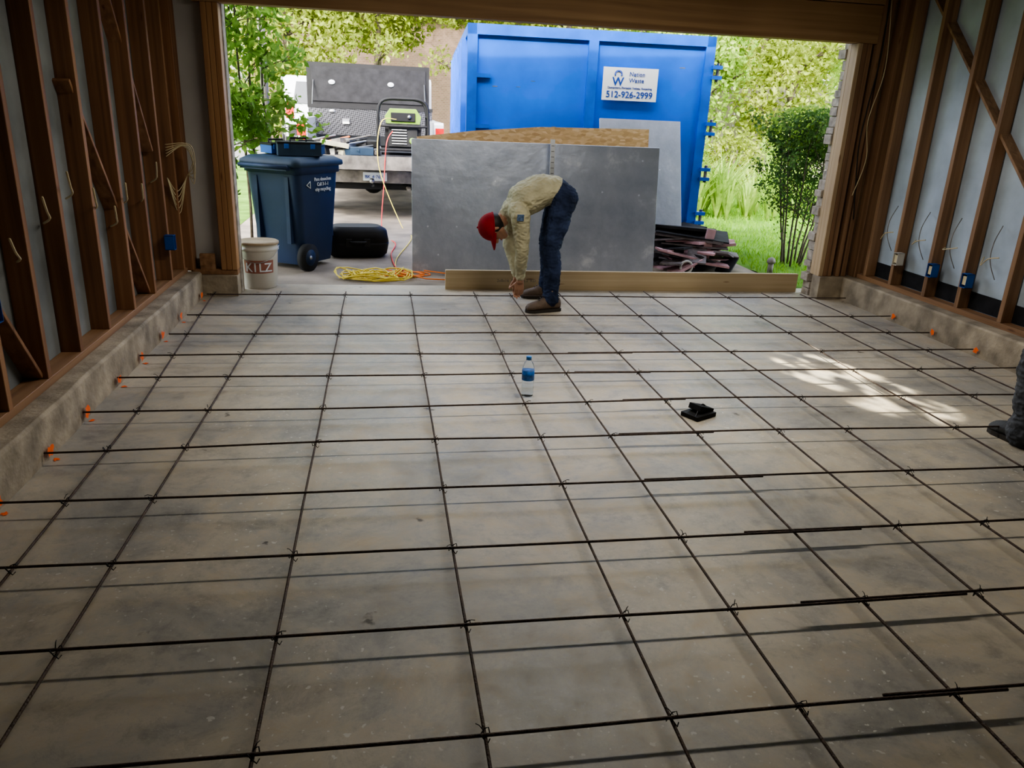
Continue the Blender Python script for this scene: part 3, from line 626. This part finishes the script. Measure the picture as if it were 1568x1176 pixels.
b=MB(); b.box((-6.0,24,0),(7.5,30,4.6),'brick'); b.poly([(-6.5,23.6,4.6),(8,23.6,4.6),(7,27,7),(-5.5,27,7)],(0,.3,0),'bark')
b.box((-3.4,23.93,1.2),(-2.2,24.02,2.6),'signw'); b.box((-3.3,23.9,1.3),(-2.3,23.95,2.5),'glass'); b.box((1.8,23.93,1.0),(3.0,24.02,2.6),'signw'); b.box((1.9,23.9,1.1),(2.9,23.95,2.5),'glass')
b.done('brick_house')
b=MB()
for i in range(60): b.box((2.6+i*.2,10.4+.04*(i%2),.28),(2.78+i*.2,10.43+.04*(i%2),2.2+.02*(i%3)),'fence')
for z in (.6,1.7): b.box((2.6,10.47,z),(14.6,10.49,z+.09),'fence')
b.done('wood_fence')
b=MB(); b.tube([(-2.60,3.1,-.02),(-2.60,3.1,3.4)],.04,'rust',14); b.tube([(-2.60,3.1,3.38),(-2.60,3.1,3.46)],[.055,.02],'steel',14); b.box((-2.66,3.04,-.02),(-2.54,3.16,.04),'rust'); b.done('metal_post')
# ---------------------------------------------------------------- vegetation
b=MB()
for i in range(6):
    tips=branchy(b,(-2.95+.10*i,1.75+.15*(i%2),-.02),(-2.98+.10*i,1.75+.1*i,2.5+.1*i),.016,'bark',10,.42,i+20)
    for t in tips: leaves(b,blob(t,(.16,.16,.18),22,.1),.085,'leafv',.5)
leaves(b,blob((-2.93,1.85,2.1),(.45,.5,.55),520,.3),.095,'leafv',.5); leaves(b,blob((-2.9,1.75,1.35),(.32,.4,.6),430,.3),.09,'leafv',.5); leaves(b,blob((-2.85,1.1,.75),(.28,.2,.45),260,.3),.08,'leafd',.5)
b.done('climbing_shrub')
b=MB()
for i in range(9):
    a=i*.7; tips=branchy(b,(3.12+.10*math.cos(a),1.62+.1*math.sin(a),-.02),(3.15+.32*math.cos(a),1.65+.3*math.sin(a),1.35),.012,'bark',14,.34,i+40)
    for t in tips: leaves(b,blob(t,(.08,.08,.08),8 if t.z<.8 else 18,.1),.035,'leafd',.6)
leaves(b,blob((3.15,1.65,1.36),(.46,.40,.28),1900,.55),.042,'leafd',.6); leaves(b,blob((3.13,1.65,1.40),(.46,.40,.26),900,.8),.045,'leafr',.6); leaves(b,blob((3.1,1.65,1.0),(.38,.34,.35),700,.5),.036,'leafd',.6); leaves(b,blob((3.12,1.62,.6),(.30,.28,.5),350,.3),.03,'leafd',.6)
b.done('hedge_shrub')
b=MB()
for i in range(110):
    x=rng.uniform(2.7,9);y=rng.uniform(5.4,7.4); h=rng.uniform(.7,1.35)*(1 if x<4.5 else .8)
    for j in range(18):
        a=rng.uniform(0,6.28); l=h*rng.uniform(.6,1); p=Vector((x,y,gz(0,y))); d=Vector((math.cos(a)*.35*l,math.sin(a)*.35*l,l))
        w=Vector((math.sin(a),-math.cos(a),0))*.016
        q=[p-w,p+w,p+d*.6+w,p+d*.6-w,p+d+Vector((d.x*.5,d.y*.5,-.1*l))]
        b.add(q,[(0,1,2,3),(3,2,4)],'leafr')
b.done('tall_grass_plants')
for i,(x,h) in enumerate([(3.2,1.1),(4.2,1.35),(5.3,1.2),(6.5,1.5)]):
    b=MB(); b.tube([(x,8.3,.05),(x+.05,8.3,h*.7)],.03,'bark',6)
    leaves(b,blob((x,8.3,.1+h*.5),(.65,.4,h*.55),1500,.4),.10,'leafr' if i%2 else 'leafb',.5); b.done('garden_bush')
def tree(name,base,h,r,crown,n,k,sz,seed,tr=.16):
    b=MB(); tips=branchy(b,base,(base[0]+.3,base[1],base[2]+h*.75),tr,'bark',9,r*.8,seed)
    for (c,rr,nn) in crown: leaves(b,blob(c,rr,nn,.35),sz,k,.6,.5)
    for t in tips: leaves(b,blob(t,(r*.35,r*.35,r*.3),int(n/30),.2),sz,k,.6,.5)
    return b.done(name)
rd=random.Random(99)
specs=[(-7,19,0),(-4.2,18.5,0),(-1.7,19.5,.8),(1.2,18.8,1.2),(4.0,19,0),(6.8,18.6,0),(9.8,18,0),(12.5,18.5,0),(15.5,18,0)]
for i,(x,y,up) in enumerate(specs):
    crown=[((x+rd.uniform(-.6,.6),y+rd.uniform(-.5,.5),3.2+up+rd.uniform(-.3,.6)),(2.0,1.3,1.6 if up==0 else 1.2),4000),((x+rd.uniform(-1,1),y,5.4),(2.2,1.5,1.7),4000),((x,y+1,7.6),(2.2,1.5,1.6),1800)]
    if up==0: crown.append(((x,y,1.6),(1.7,1.0,1.2),1800))
    tree('background_tree',(x,y,.38),6.5,1.6,crown,1400,'leafb',.15,i)
for i,(x,y,h) in enumerate([(3.7,9.4,2.2),(5.0,9.4,3.6),(6.6,9.2,3.2),(8.4,9.2,4.0),(10.5,9,4.2),(4.4,12.6,4.8),(7.4,12.6,5.2),(10.4,12.6,5.4)]):
    crown=[((x,y,h*.62),(1.0,.8,h*.38),2300),((x+.3,y,h*.95),(.9,.7,h*.25),1300)]
    tree('garden_tree',(x,y,.3),h,1.0,crown,900,'leafr' if i%2 else 'leafb',.105,i+70,.07)
# ---------------------------------------------------------------- bottle, tie pouch
b=MB(); c=(-.56,-2.44,0)
b.lathe([(.022,.0),(.031,.004),(.033,.02),(.031,.035),(.033,.05),(.031,.065),(.033,.08),(.033,.15),(.031,.165),(.024,.185),(.014,.2),(.0125,.208)],c,'pet',28)
b.lathe([(.0338,.092),(.0338,.145)],c,'lblue',28); b.lathe([(.0145,.203),(.0145,.22),(.013,.222)],c,'cap',20)
b.done('water_bottle')
b=MB(); R=Matrix.Rotation(.5,3,'Z')
b.obox((.28,-2.78,.012),(.15,.11,.022),'black',R); b.obox((.30,-2.76,.035),(.11,.08,.03),'felt',R@Matrix.Rotation(.3,3,'Y'))
b.tube(sm([(.24,-2.84,.02),(.30,-2.76,.055),(.34,-2.74,.03)],4),.004,'wire',5)
b.done('rebar_tie_pouch',bevel=.004)
# ---------------------------------------------------------------- wiring and boxes
b=MB()
def cable(p,k='romex',r=.004): b.tube(sm(p),r,k,6)
for (y,z) in ((-3.35,.98),(-2.95,.80),(-2.6,.92),(-2.3,1.0),(-2.0,.9),(-1.72,.78),(-1.5,.88),(-1.2,.85),(-.85,.95)):
    cable([(-2.88,y+.25,z-.06),(-2.80,y+.12,z-.02),(-2.76,y+.0,z+.03),(-2.73,y-.10,z+.10)],r=.005)
for i in range(5): cable([(-2.82,-.35,1.05+.02*i),(-2.72+.015*i,-.28,1.12),(-2.68,-.2,1.02-.04*i),(-2.74,-.15,.90),(-2.80,-.22,.80-.04*i),(-2.84,-.3,.9)],r=.003)
b.done('romex_cable')
b=MB()
for i,y in enumerate((-.45,-.85,-1.2,-1.6,-2.0)):
    cable([(2.86,y+.15,.62),(2.76,y+.05,.58+.02*(i%3)),(2.72,y-.05,.64),(2.74,y-.12,.66)],'romex')
    cable([(2.86,y+.05,.85),(2.76,y-.02,.74),(2.75,y-.04,.62),(2.8,y-.06,.5)],'rust',.003)
cable([(2.62,-.12,2.4),(2.63,-.13,2.0),(2.60,-.12,1.6),(2.58,-.13,1.3),(2.62,-.12,1.0),(2.66,-.12,.7)],'wire',.005)
cable([(2.64,-.12,2.4),(2.68,-.14,1.9),(2.62,-.13,1.5),(2.66,-.14,1.2),(2.60,-.13,.9)],'romex',.004)
b.done('hanging_wire')
def obox_(name,x,y,z,k,s):
    b=MB()
    for lo,hi in (((-.03,-.028,-.05),(.03,-.025,.05)),((-.03,.025,-.05),(.03,.028,.05)),((-.03,-.028,-.05),(.03,.028,-.047)),((-.03,-.028,.047),(.03,.028,.05)),((-s*.03-.0015,-.028,-.05),(-s*.03+.0015,.028,.05))): b.box(lo,hi,k)
    b.box((-.02,-.02,-.03),(.0,.02,.03),'romex'); o=b.done(name); o.location=(x,y,z)
obox_('outlet_box',-2.77,-3.21,.66,'boxb',1); obox_('outlet_box',-2.77,-.66,.50,'boxb',1)
obox_('outlet_box',2.77,-.66,.46,'buck',-1); obox_('outlet_box',2.77,-1.08,.45,'boxb',-1); obox_('outlet_box',2.77,-1.45,.45,'boxb',-1)
# ---------------------------------------------------------------- people
def capsule_to(b,p0,p1,r0,r1,k,wide=None,ws=1.0,n=14):
    p0=Vector(p0);p1=Vector(p1);z=p1-p0;L=z.length
    if L<1e-5: z=Vector((0,0,1))
    z.normalize(); w=Vector(wide) if wide else z.orthogonal(); x=(w-z*w.dot(z))
    if x.length<1e-3:x=z.orthogonal()
    x.normalize();y=z.cross(x)
    rings=[]
    for i in range(6): a=math.pi/2*(i/5.0); rings.append((-math.cos(a)*r0,max(.001,math.sin(a))*r0))
    for i in range(6): a=math.pi/2*(i/5.0); rings.append((L+math.sin(a)*r1,max(.001,math.cos(a))*r1))
    vs=[]
    for h,r in rings:
        for j in range(n):
            A=2*math.pi*j/n; vs.append(p0+z*h+x*math.cos(A)*r*ws+y*math.sin(A)*r)
    fs=[]
    for i in range(len(rings)-1):
        for j in range(n): fs.append((i*n+j,i*n+(j+1)%n,(i+1)*n+(j+1)%n,(i+1)*n+j))
    fs.append(tuple(reversed(range(n)))); fs.append(tuple((len(rings)-1)*n+j for j in range(n)))
    b.add(vs,fs,k,True)
class Body:
    def __init__(s): s.parts=[]
    def seg(s,p0,p1,r0,r1,k,wide=None,ws=1.0): s.parts.append((Vector(p0),Vector(p1),r0,r1,k,wide,ws))
    def limb(s,pts,k):
        for (a,ra),(b_,rb) in zip(pts[:-1],pts[1:]): s.seg(a,b_,ra,rb,k)
    def hand(s,wr,d,thumb,palm,curl=.5,sc=1.0,k='skin'):
        d=Vector(d).normalized();palm=Vector(palm);palm=(palm-d*palm.dot(d)).normalized();t=d.cross(palm)
        if t.dot(Vector(thumb))<0:t=-t
        wr=Vector(wr); offs=[.030,.010,-.010,-.028]; lens=[(.040,.025,.02),(.044,.028,.022),(.040,.026,.021),(.031,.021,.018)]
        for o,l in zip(offs,lens):
            kn=wr+(d*.085+t*o)*sc - d*abs(o-.01)*.25
            s.seg(wr+t*o*.55*sc,kn,.014*sc,.011*sc,k)
            p=kn;dd=d.copy()
            for q,ll in enumerate(l):
                dd=(dd+palm*math.tan(curl*(.45+.25*q))).normalized(); p2=p+dd*ll*sc; s.seg(p,p2,(.0095-.001*q)*sc,(.009-.0012*q)*sc,k); p=p2
        p=wr+(d*.022+t*.022)*sc; dd=(d*.75+t*.7+palm*.25).normalized(); s.seg(wr+d*.01,p,.014*sc,.013*sc,k)
        for ll,r in ((.036,.012),(.028,.010),(.022,.009)):
            p2=p+dd*ll*sc; s.seg(p,p2,r*sc,(r-.001)*sc,k); p=p2; dd=(dd+d*.25+palm*.35*curl).normalized()
    def build(s,name,b_extra,vox=.0055,wr=.006):
        b=MB()
        for p0,p1,r0,r1,k,w,ws in s.parts: capsule_to(b,p0,p1,r0,r1,k,w,ws)
        me=bpy.data.meshes.new('tmp'); me.from_pydata(b.v,[],b.f); o=bpy.data.objects.new('tmp',me); bpy.context.collection.objects.link(o)
        rm=o.modifiers.new('r','REMESH'); rm.mode='VOXEL'; rm.voxel_size=vox
        smd=o.modifiers.new('s','SMOOTH'); smd.factor=.5; smd.iterations=4
        bpy.context.view_layer.update(); dg=bpy.context.evaluated_depsgraph_get(); ev=o.evaluated_get(dg).to_mesh()
        nv=len(ev.vertices); co=np.empty(nv*3); ev.vertices.foreach_get('co',co); co=co.reshape(-1,3); no=np.empty(nv*3); ev.vertices.foreach_get('normal',no); no=no.reshape(-1,3)
        faces=[tuple(p.vertices) for p in ev.polygons]
        def nearest(P):
            best=np.full(len(P),1e9); idx=np.zeros(len(P),int)
            for i,(p0,p1,r0,r1,k,w,ws) in enumerate(s.parts):
                a=np.array(p0);d=np.array(p1)-a;L=d@d+1e-12;t=np.clip(((P-a)@d)/L,0,1)
                D=np.linalg.norm(P-(a+t[:,None]*d),axis=1)/((r0+(r1-r0)*t)*(1+.5*(ws-1)))
                m=D<best;best[m]=D[m];idx[m]=i
            return idx
        iv=nearest(co)
        cloth=np.array([p[4] in('shirt','jeans','pants2') for p in s.parts])
        for v in range(nv):
            if cloth[iv[v]]:
                c=co[v]; q=Vector((c[0]*11,c[1]*11,c[2]*17)); f=noise.noise(q)+.7*(.5-abs(noise.noise(q*2.3))*2)+.3*noise.noise(q*5)
                co[v]=c+no[v]*f*wr
        fc=np.array([co[list(f)].mean(0) for f in faces]); fi=nearest(fc)
        ks=[s.parts[i][4] for i in fi]
        off=len(b_extra.v); b_extra.v.extend(map(tuple,co.tolist()))
        for f,k in zip(faces,ks): b_extra.f.append(tuple(a+off for a in f)); b_extra.m.append(b_extra.mi(k)); b_extra.sm.append(True)
        bpy.data.objects.remove(o)
        return b_extra.done(name)
def head(B,bx,c,up,fwd,cap=True,hr='hair'):
    U=Vector(up).normalized();F=Vector(fwd);F=(F-U*F.dot(U)).normalized();Rt=F.cross(U); P=lambda r,f,u:Vector(c)+Rt*r+F*f+U*u
    Rm=Matrix((Rt,F,U)).transposed()
    B.seg(P(0,-.018,.025),P(0,.0,.03),.086,.082,'skin'); B.seg(P(0,-.02,.03),P(0,-.0,.0),.082,.074,'skin')
    B.seg(P(0,.025,-.03),P(0,.055,-.075),.060,.034,'skin'); B.seg(P(-.04,.01,-.05),P(-.018,.055,-.085),.03,.022,'skin'); B.seg(P(.04,.01,-.05),P(.018,.055,-.085),.03,.022,'skin')
    B.seg(P(0,.085,.012),P(0,.105,-.022),.009,.015,'skin'); B.seg(P(-.012,.092,-.026),P(.012,.092,-.026),.010,.010,'skin')
    B.seg(P(-.018,.084,-.055),P(.018,.084,-.055),.008,.008,'skin'); B.seg(P(-.035,.072,.022),P(.035,.072,.022),.014,.014,'skin')
    for s in (-1,1):
        B.seg(P(s*.084,-.005,.012),P(s*.088,-.012,-.022),.014,.010,'skin')
        bx.ball(P(s*.031,.082,.002),(.013,.009,.009),'eye',Rm,12); bx.ball(P(s*.031,.090,.001),(.005,.003,.005),'hair',Rm,10)
        bx.ball(P(s*.031,.090,.020),(.018,.004,.004),'hair',Rm,10)
    bx.ball(P(0,.0925,-.056),(.02,.004,.006),'redl',Rm,10)
    bx.ball(P(0,-.03,.005),(.088,.085,.09),'hair',Rm,20)
    if cap:
        vs=[];fs=[];n=28;m=9
        for i in range(m):
            t=i/(m-1)*math.pi/2
            for j in range(n):
                A=2*math.pi*j/n; vs.append(P(.099*math.cos(A)*math.cos(t),-.01+.110*math.sin(A)*math.cos(t),.005+.118*math.sin(t)))
        for i in range(m-1):
            for j in range(n): fs.append((i*n+j,i*n+(j+1)%n,(i+1)*n+(j+1)%n,(i+1)*n+j))
        bx.add(vs,fs,'capred',True); bx.ball(P(0,-.01,.124),.008,'capred')
        bx.tube([P(.099*math.cos(a),-.01+.110*math.sin(a),.007) for a in np.linspace(0,2*math.pi,29)[:-1]],.005,'capred',6,closed=True)
        vs=[];n=14
        for q in (0,1):
            for i in range(n+1):
                a=math.pi*(.10+.80*i/n); e=1.0 if q==0 else 1+ .68*math.sin(math.pi*i/n)**.6
                vs.append(P(.097*math.cos(a),-.01+.108*math.sin(a)*e,.020-.018*(q)*1.0-.012*abs(math.cos(a))*q))
        vs2=[v+U*.005 for v in vs]; fs=[(i,i+1,n+2+i,n+1+i) for i in range(n)]; o=len(vs)
        fs+= [(o+i,o+n+1+i,o+n+2+i,o+i+1) for i in range(n)]+[(n+1+i,n+2+i,o+n+2+i,o+n+1+i) for i in range(n)]
        bx.add(vs+vs2,fs,'capred',True)
def boot(bx,ankle,yawdir,k='boot',g=0.0,sc=1.0):
    d=Vector((yawdir[0],yawdir[1],0)).normalized()*sc; s=Vector((-d.y,d.x,0)); a=Vector(ankle); base=Vector((a.x,a.y,g))
    def ring(t,w,h0,h1):
        out=[]
        for j in range(14):
            A=2*math.pi*j/14; out.append(base+d*t+s*math.cos(A)*w+Vector((0,0,(h0+h1)/2+math.sin(A)*(h1-h0)/2)))
        return out
    secs=[(-.085,.012,.02,.06),(-.08,.030,.012,.10),(-.05,.042,.010,.14),(0,.046,.010,.15),(.04,.044,.010,.125),(.09,.047,.010,.092),(.14,.052,.010,.078),(.175,.047,.010,.066),(.195,.030,.014,.05),(.20,.006,.02,.034)]
    vs=[];fs=[]
    for q in secs: vs+=ring(*q)
    for i in range(len(secs)-1):
        for j in range(14): fs.append((i*14+j,i*14+(j+1)%14,(i+1)*14+(j+1)%14,(i+1)*14+j))
    bx.add(vs,fs,k,True)
    out=[base+d*t+s*w for t,w in ((-.09,.02),(-.075,.036),(0,.042),(.08,.047),(.15,.052),(.19,.038),(.205,.01))]+[base+d*t-s*w for t,w in ((.205,.01),(.19,.038),(.15,.052),(.08,.047),(0,.042),(-.075,.036),(-.09,.02))]
    bx.poly(out,(0,0,.022),'sole')
    bx.tube([base+Vector((0,0,.09)),base-d*.005+Vector((0,0,.17))],[.050,.052],k,14)
    for i in range(4): c=base+d*(.045+.018*i)+Vector((0,0,.135-.013*i)); bx.tube([c-s*.022,c+s*.022],.003,'belt',5)
B=Body(); bx=MB(); yc=-.36
B.seg((.02,yc,.85),(-.01,yc,.885),.102,.104,'jeans',(0,1,0),1.5)
B.seg((.055,yc-.075,.85),(.055,yc+.075,.85),.090,.090,'jeans')
B.seg((-.035,yc,.90),(-.13,yc,.89),.106,.120,'shirt',(0,1,0),1.42)
B.seg((-.13,yc,.89),(-.25,yc,.825),.124,.130,'shirt',(0,1,0),1.42)
B.seg((-.25,yc,.825),(-.335,yc,.745),.126,.090,'shirt',(0,1,0),1.55)
B.seg((-.325,yc-.15,.745),(-.325,yc+.15,.745),.074,.074,'shirt')
B.seg((-.34,yc,.745),(-.385,yc,.705),.070,.058,'shirt')
B.seg((-.375,yc,.715),(-.44,yc,.645),.056,.052,'skin')
hn,kn,an=(.030,yc-.095,.82),(-.065,-.53,.47),(-.055,-.575,.13)
hf,kf,af=(.030,yc+.095,.82),(-.03,-.20,.47),(-.0,-.145,.13)
for h,k_,a in ((hn,kn,an),(hf,kf,af)):
    H,K,A=Vector(h),Vector(k_),Vector(a)
    B.limb([(H,.096),(H.lerp(K,.5),.086),(K,.066)],'jeans'); B.limb([(K,.066),(K.lerp(A,.35)+Vector((.018,0,0)),.068),(A,.060)],'jeans'); B.seg(A,A-Vector((.0,0,.035)),.062,.064,'jeans')
shn,eln,wrn=(-.315,yc-.19,.725),(-.28,yc-.14,.45),(-.268,-.39,.235)
shf,elf,wrf=(-.315,yc+.19,.725),(-.33,yc+.16,.45),(-.275,-.27,.235)
for sh,el,wr in ((shn,eln,wrn),(shf,elf,wrf)):
    Sh,E,Wv=Vector(sh),Vector(el),Vector(wr)
    B.limb([(Sh,.072),(Sh.lerp(E,.5),.063),(E,.053)],'shirt'); B.limb([(E,.053),(E.lerp(Wv,.35),.050),(Wv,.038)],'shirt')
B.limb([(wrn,.029),((-.265,-.385,.20),.027)],'skin'); B.limb([(wrf,.029),((-.272,-.275,.20),.027)],'skin')
B.hand((-.265,-.38,.20),(.0,.25,-1),(-1,0,0),(.1,1,0),.55); B.hand((-.272,-.28,.20),(.0,-.15,-1),(-1,0,0),(.1,-1,0),.55)
head(B,bx,(-.485,yc,.60),(-.72,0,-.05),(-.1,0,-1))
boot(bx,(-.055,-.575,.1),(-1,-.25)); boot(bx,(.0,-.145,.1),(-1,.15))
bx.obox((-.325,yc-.266,.715),(.05,.006,.05),'patch',Matrix.Rotation(.3,3,'X'))
B.build('bending_worker',bx,wr=.0075)
B=Body(); bx=MB(); ox,oy=1.90,-3.32
B.seg((ox+.42,oy+.10,.34),(ox+.40,oy+.10,.40),.11,.105,'pants2',(0,1,0),1.5)
B.seg((ox+.40,oy+.1,.42),(ox+.36,oy+.1,.60),.105,.115,'shirt',(0,1,0),1.45); B.seg((ox+.36,oy+.1,.60),(ox+.30,oy+.1,.82),.115,.10,'shirt',(0,1,0),1.6)
B.seg((ox+.28,oy-.08,.84),(ox+.28,oy+.28,.84),.07,.07,'shirt'); B.seg((ox+.27,oy+.1,.88),(ox+.24,oy+.1,.97),.05,.05,'skin')
for s in (-1,1):
    yk=oy+.1+s*.13
    H,K,A=Vector((ox+.40,oy+.1+s*.09,.34)),Vector((ox-.03,yk-.02,.43)),Vector((ox+.0,yk,.13))
    B.limb([(H,.095),(H.lerp(K,.5),.085),(K,.075)],'pants2'); B.limb([(K,.078),(K.lerp(A,.5)+Vector((.01,0,0)),.084),(A,.076)],'pants2'); B.seg(A,A-Vector((0,0,.06)),.082,.088,'pants2')
    boot(bx,(A.x,A.y,.1),(-1,-.2*s),'boot2',sc=1.0)
    Sh,E,Wv=Vector((ox+.28,oy+.1+s*.2,.82)),Vector((ox+.2,oy+.1+s*.22,.58)),Vector((ox+.1,oy+.1+s*.10,.57))
    B.limb([(Sh,.06),(E,.048),(Wv,.036)],'shirt'); B.hand(Wv,(-1,-s*.2,-.15),(0,-s,0),(0,0,-1),.5)
head(B,bx,(ox+.20,oy+.1,1.06),(-.25,0,1),(-1,0,-.35),cap=True)
o=B.build('squatting_worker',bx,wr=.011)
p=Vector((ox,oy+.1,0)); Tm=Matrix.Translation(p)@Matrix.Rotation(-math.radians(75),4,'Z')@Matrix.Translation(-p)
o.data.transform(Tm)
# ---------------------------------------------------------------- lighting
w=bpy.data.worlds.new('sky'); S.world=w; w.use_nodes=True; nt=w.node_tree
sk=nt.nodes.new('ShaderNodeTexSky'); sk.sky_type='NISHITA'; sk.sun_disc=False; sk.sun_elevation=math.radians(42); sk.sun_rotation=math.radians(200); sk.air_density=1.0; sk.dust_density=4
hs=nt.nodes.new('ShaderNodeHueSaturation'); hs.inputs['Saturation'].default_value=.42
nt.links.new(sk.outputs[0],hs.inputs['Color']); nt.links.new(hs.outputs[0],nt.nodes['Background'].inputs[0]); nt.nodes['Background'].inputs[1].default_value=.75
sl=bpy.data.lights.new('sun','SUN'); sl.energy=2.8; sl.angle=.02; sl.color=(1,.95,.85); so=bpy.data.objects.new('sun',sl); bpy.context.collection.objects.link(so)
so.rotation_euler=Vector((.35,.68,-.65)).to_track_quat('-Z','Y').to_euler()
b=MB(); b.box((-1.2,-2.5,2.50),(1.2,-2.2,2.55),'steel'); b.box((-1.18,-2.48,2.49),(1.18,-2.22,2.50),'signw'); b.tube([(-1,-2.35,2.55),(-1,-2.35,2.75)],.006,'wire',6); b.tube([(1,-2.35,2.55),(1,-2.35,2.75)],.006,'wire',6); b.done('fill_light_fixture')  # invented fixture, unseen, housing for the added fill lamp
al=bpy.data.lights.new('interior_fill_lamp','AREA'); al.shape='RECTANGLE'; al.size=2.3; al.size_y=.25; al.energy=27; al.color=(1,.94,.84); ao=bpy.data.objects.new('interior_fill_lamp',al); bpy.context.collection.objects.link(ao); ao.location=(0,-2.35,2.485)  # added fill light to brighten the garage interior
pl=bpy.data.lights.new('sun_patch_spot','SPOT'); pl.energy=34000; pl.spot_size=math.radians(3.0); pl.spot_blend=.35; pl.shadow_soft_size=.02; pl.color=(1,.92,.72); pl.use_nodes=True  # added spot, noise pattern stands in for dappled sun on the floor
nt=pl.node_tree; em=[n for n in nt.nodes if n.type=='EMISSION'][0]
tc=nt.nodes.new('ShaderNodeTexCoord'); nz=nt.nodes.new('ShaderNodeTexNoise'); nz.inputs['Scale'].default_value=110; nz.inputs['Detail'].default_value=3; nt.links.new(tc.outputs['Normal'],nz.inputs[0])
r=nt.nodes.new('ShaderNodeValToRGB'); r.color_ramp.elements[0].position=.49; r.color_ramp.elements[0].color=(0,0,0,1); r.color_ramp.elements[1].position=.59; nt.links.new(nz.outputs[0],r.inputs[0]); nt.links.new(r.outputs[0],em.inputs['Strength'])
po=bpy.data.objects.new('sun_patch_spot',pl); bpy.context.collection.objects.link(po); po.location=(-1.2,9,6.8); po.rotation_euler=(Vector((1.45,-2.3,0))-Vector((-1.2,9,6.8))).to_track_quat('-Z','Y').to_euler()
# camera
cam=bpy.data.cameras.new('camera'); cam.sensor_width=36; cam.lens=1177.43/1568*36; cam.clip_start=.05; cam.clip_end=200
co=bpy.data.objects.new('camera',cam); bpy.context.collection.objects.link(co)
Rm=Matrix.Rotation(-.1699,3,'Z')@Matrix.Rotation(math.pi/2-.3377,3,'X')@Matrix.Rotation(.0442,3,'Z')
co.matrix_world=Matrix.Translation((-1.3039,-6.2776,1.4336))@Rm.to_4x4()
S.camera=co
try:
    S.cycles.max_bounces=8; S.cycles.diffuse_bounces=4
    S.view_settings.view_transform='AgX'; S.view_settings.look='AgX - Medium High Contrast'
except Exception as e: print(e)
S.view_settings.exposure=1.0
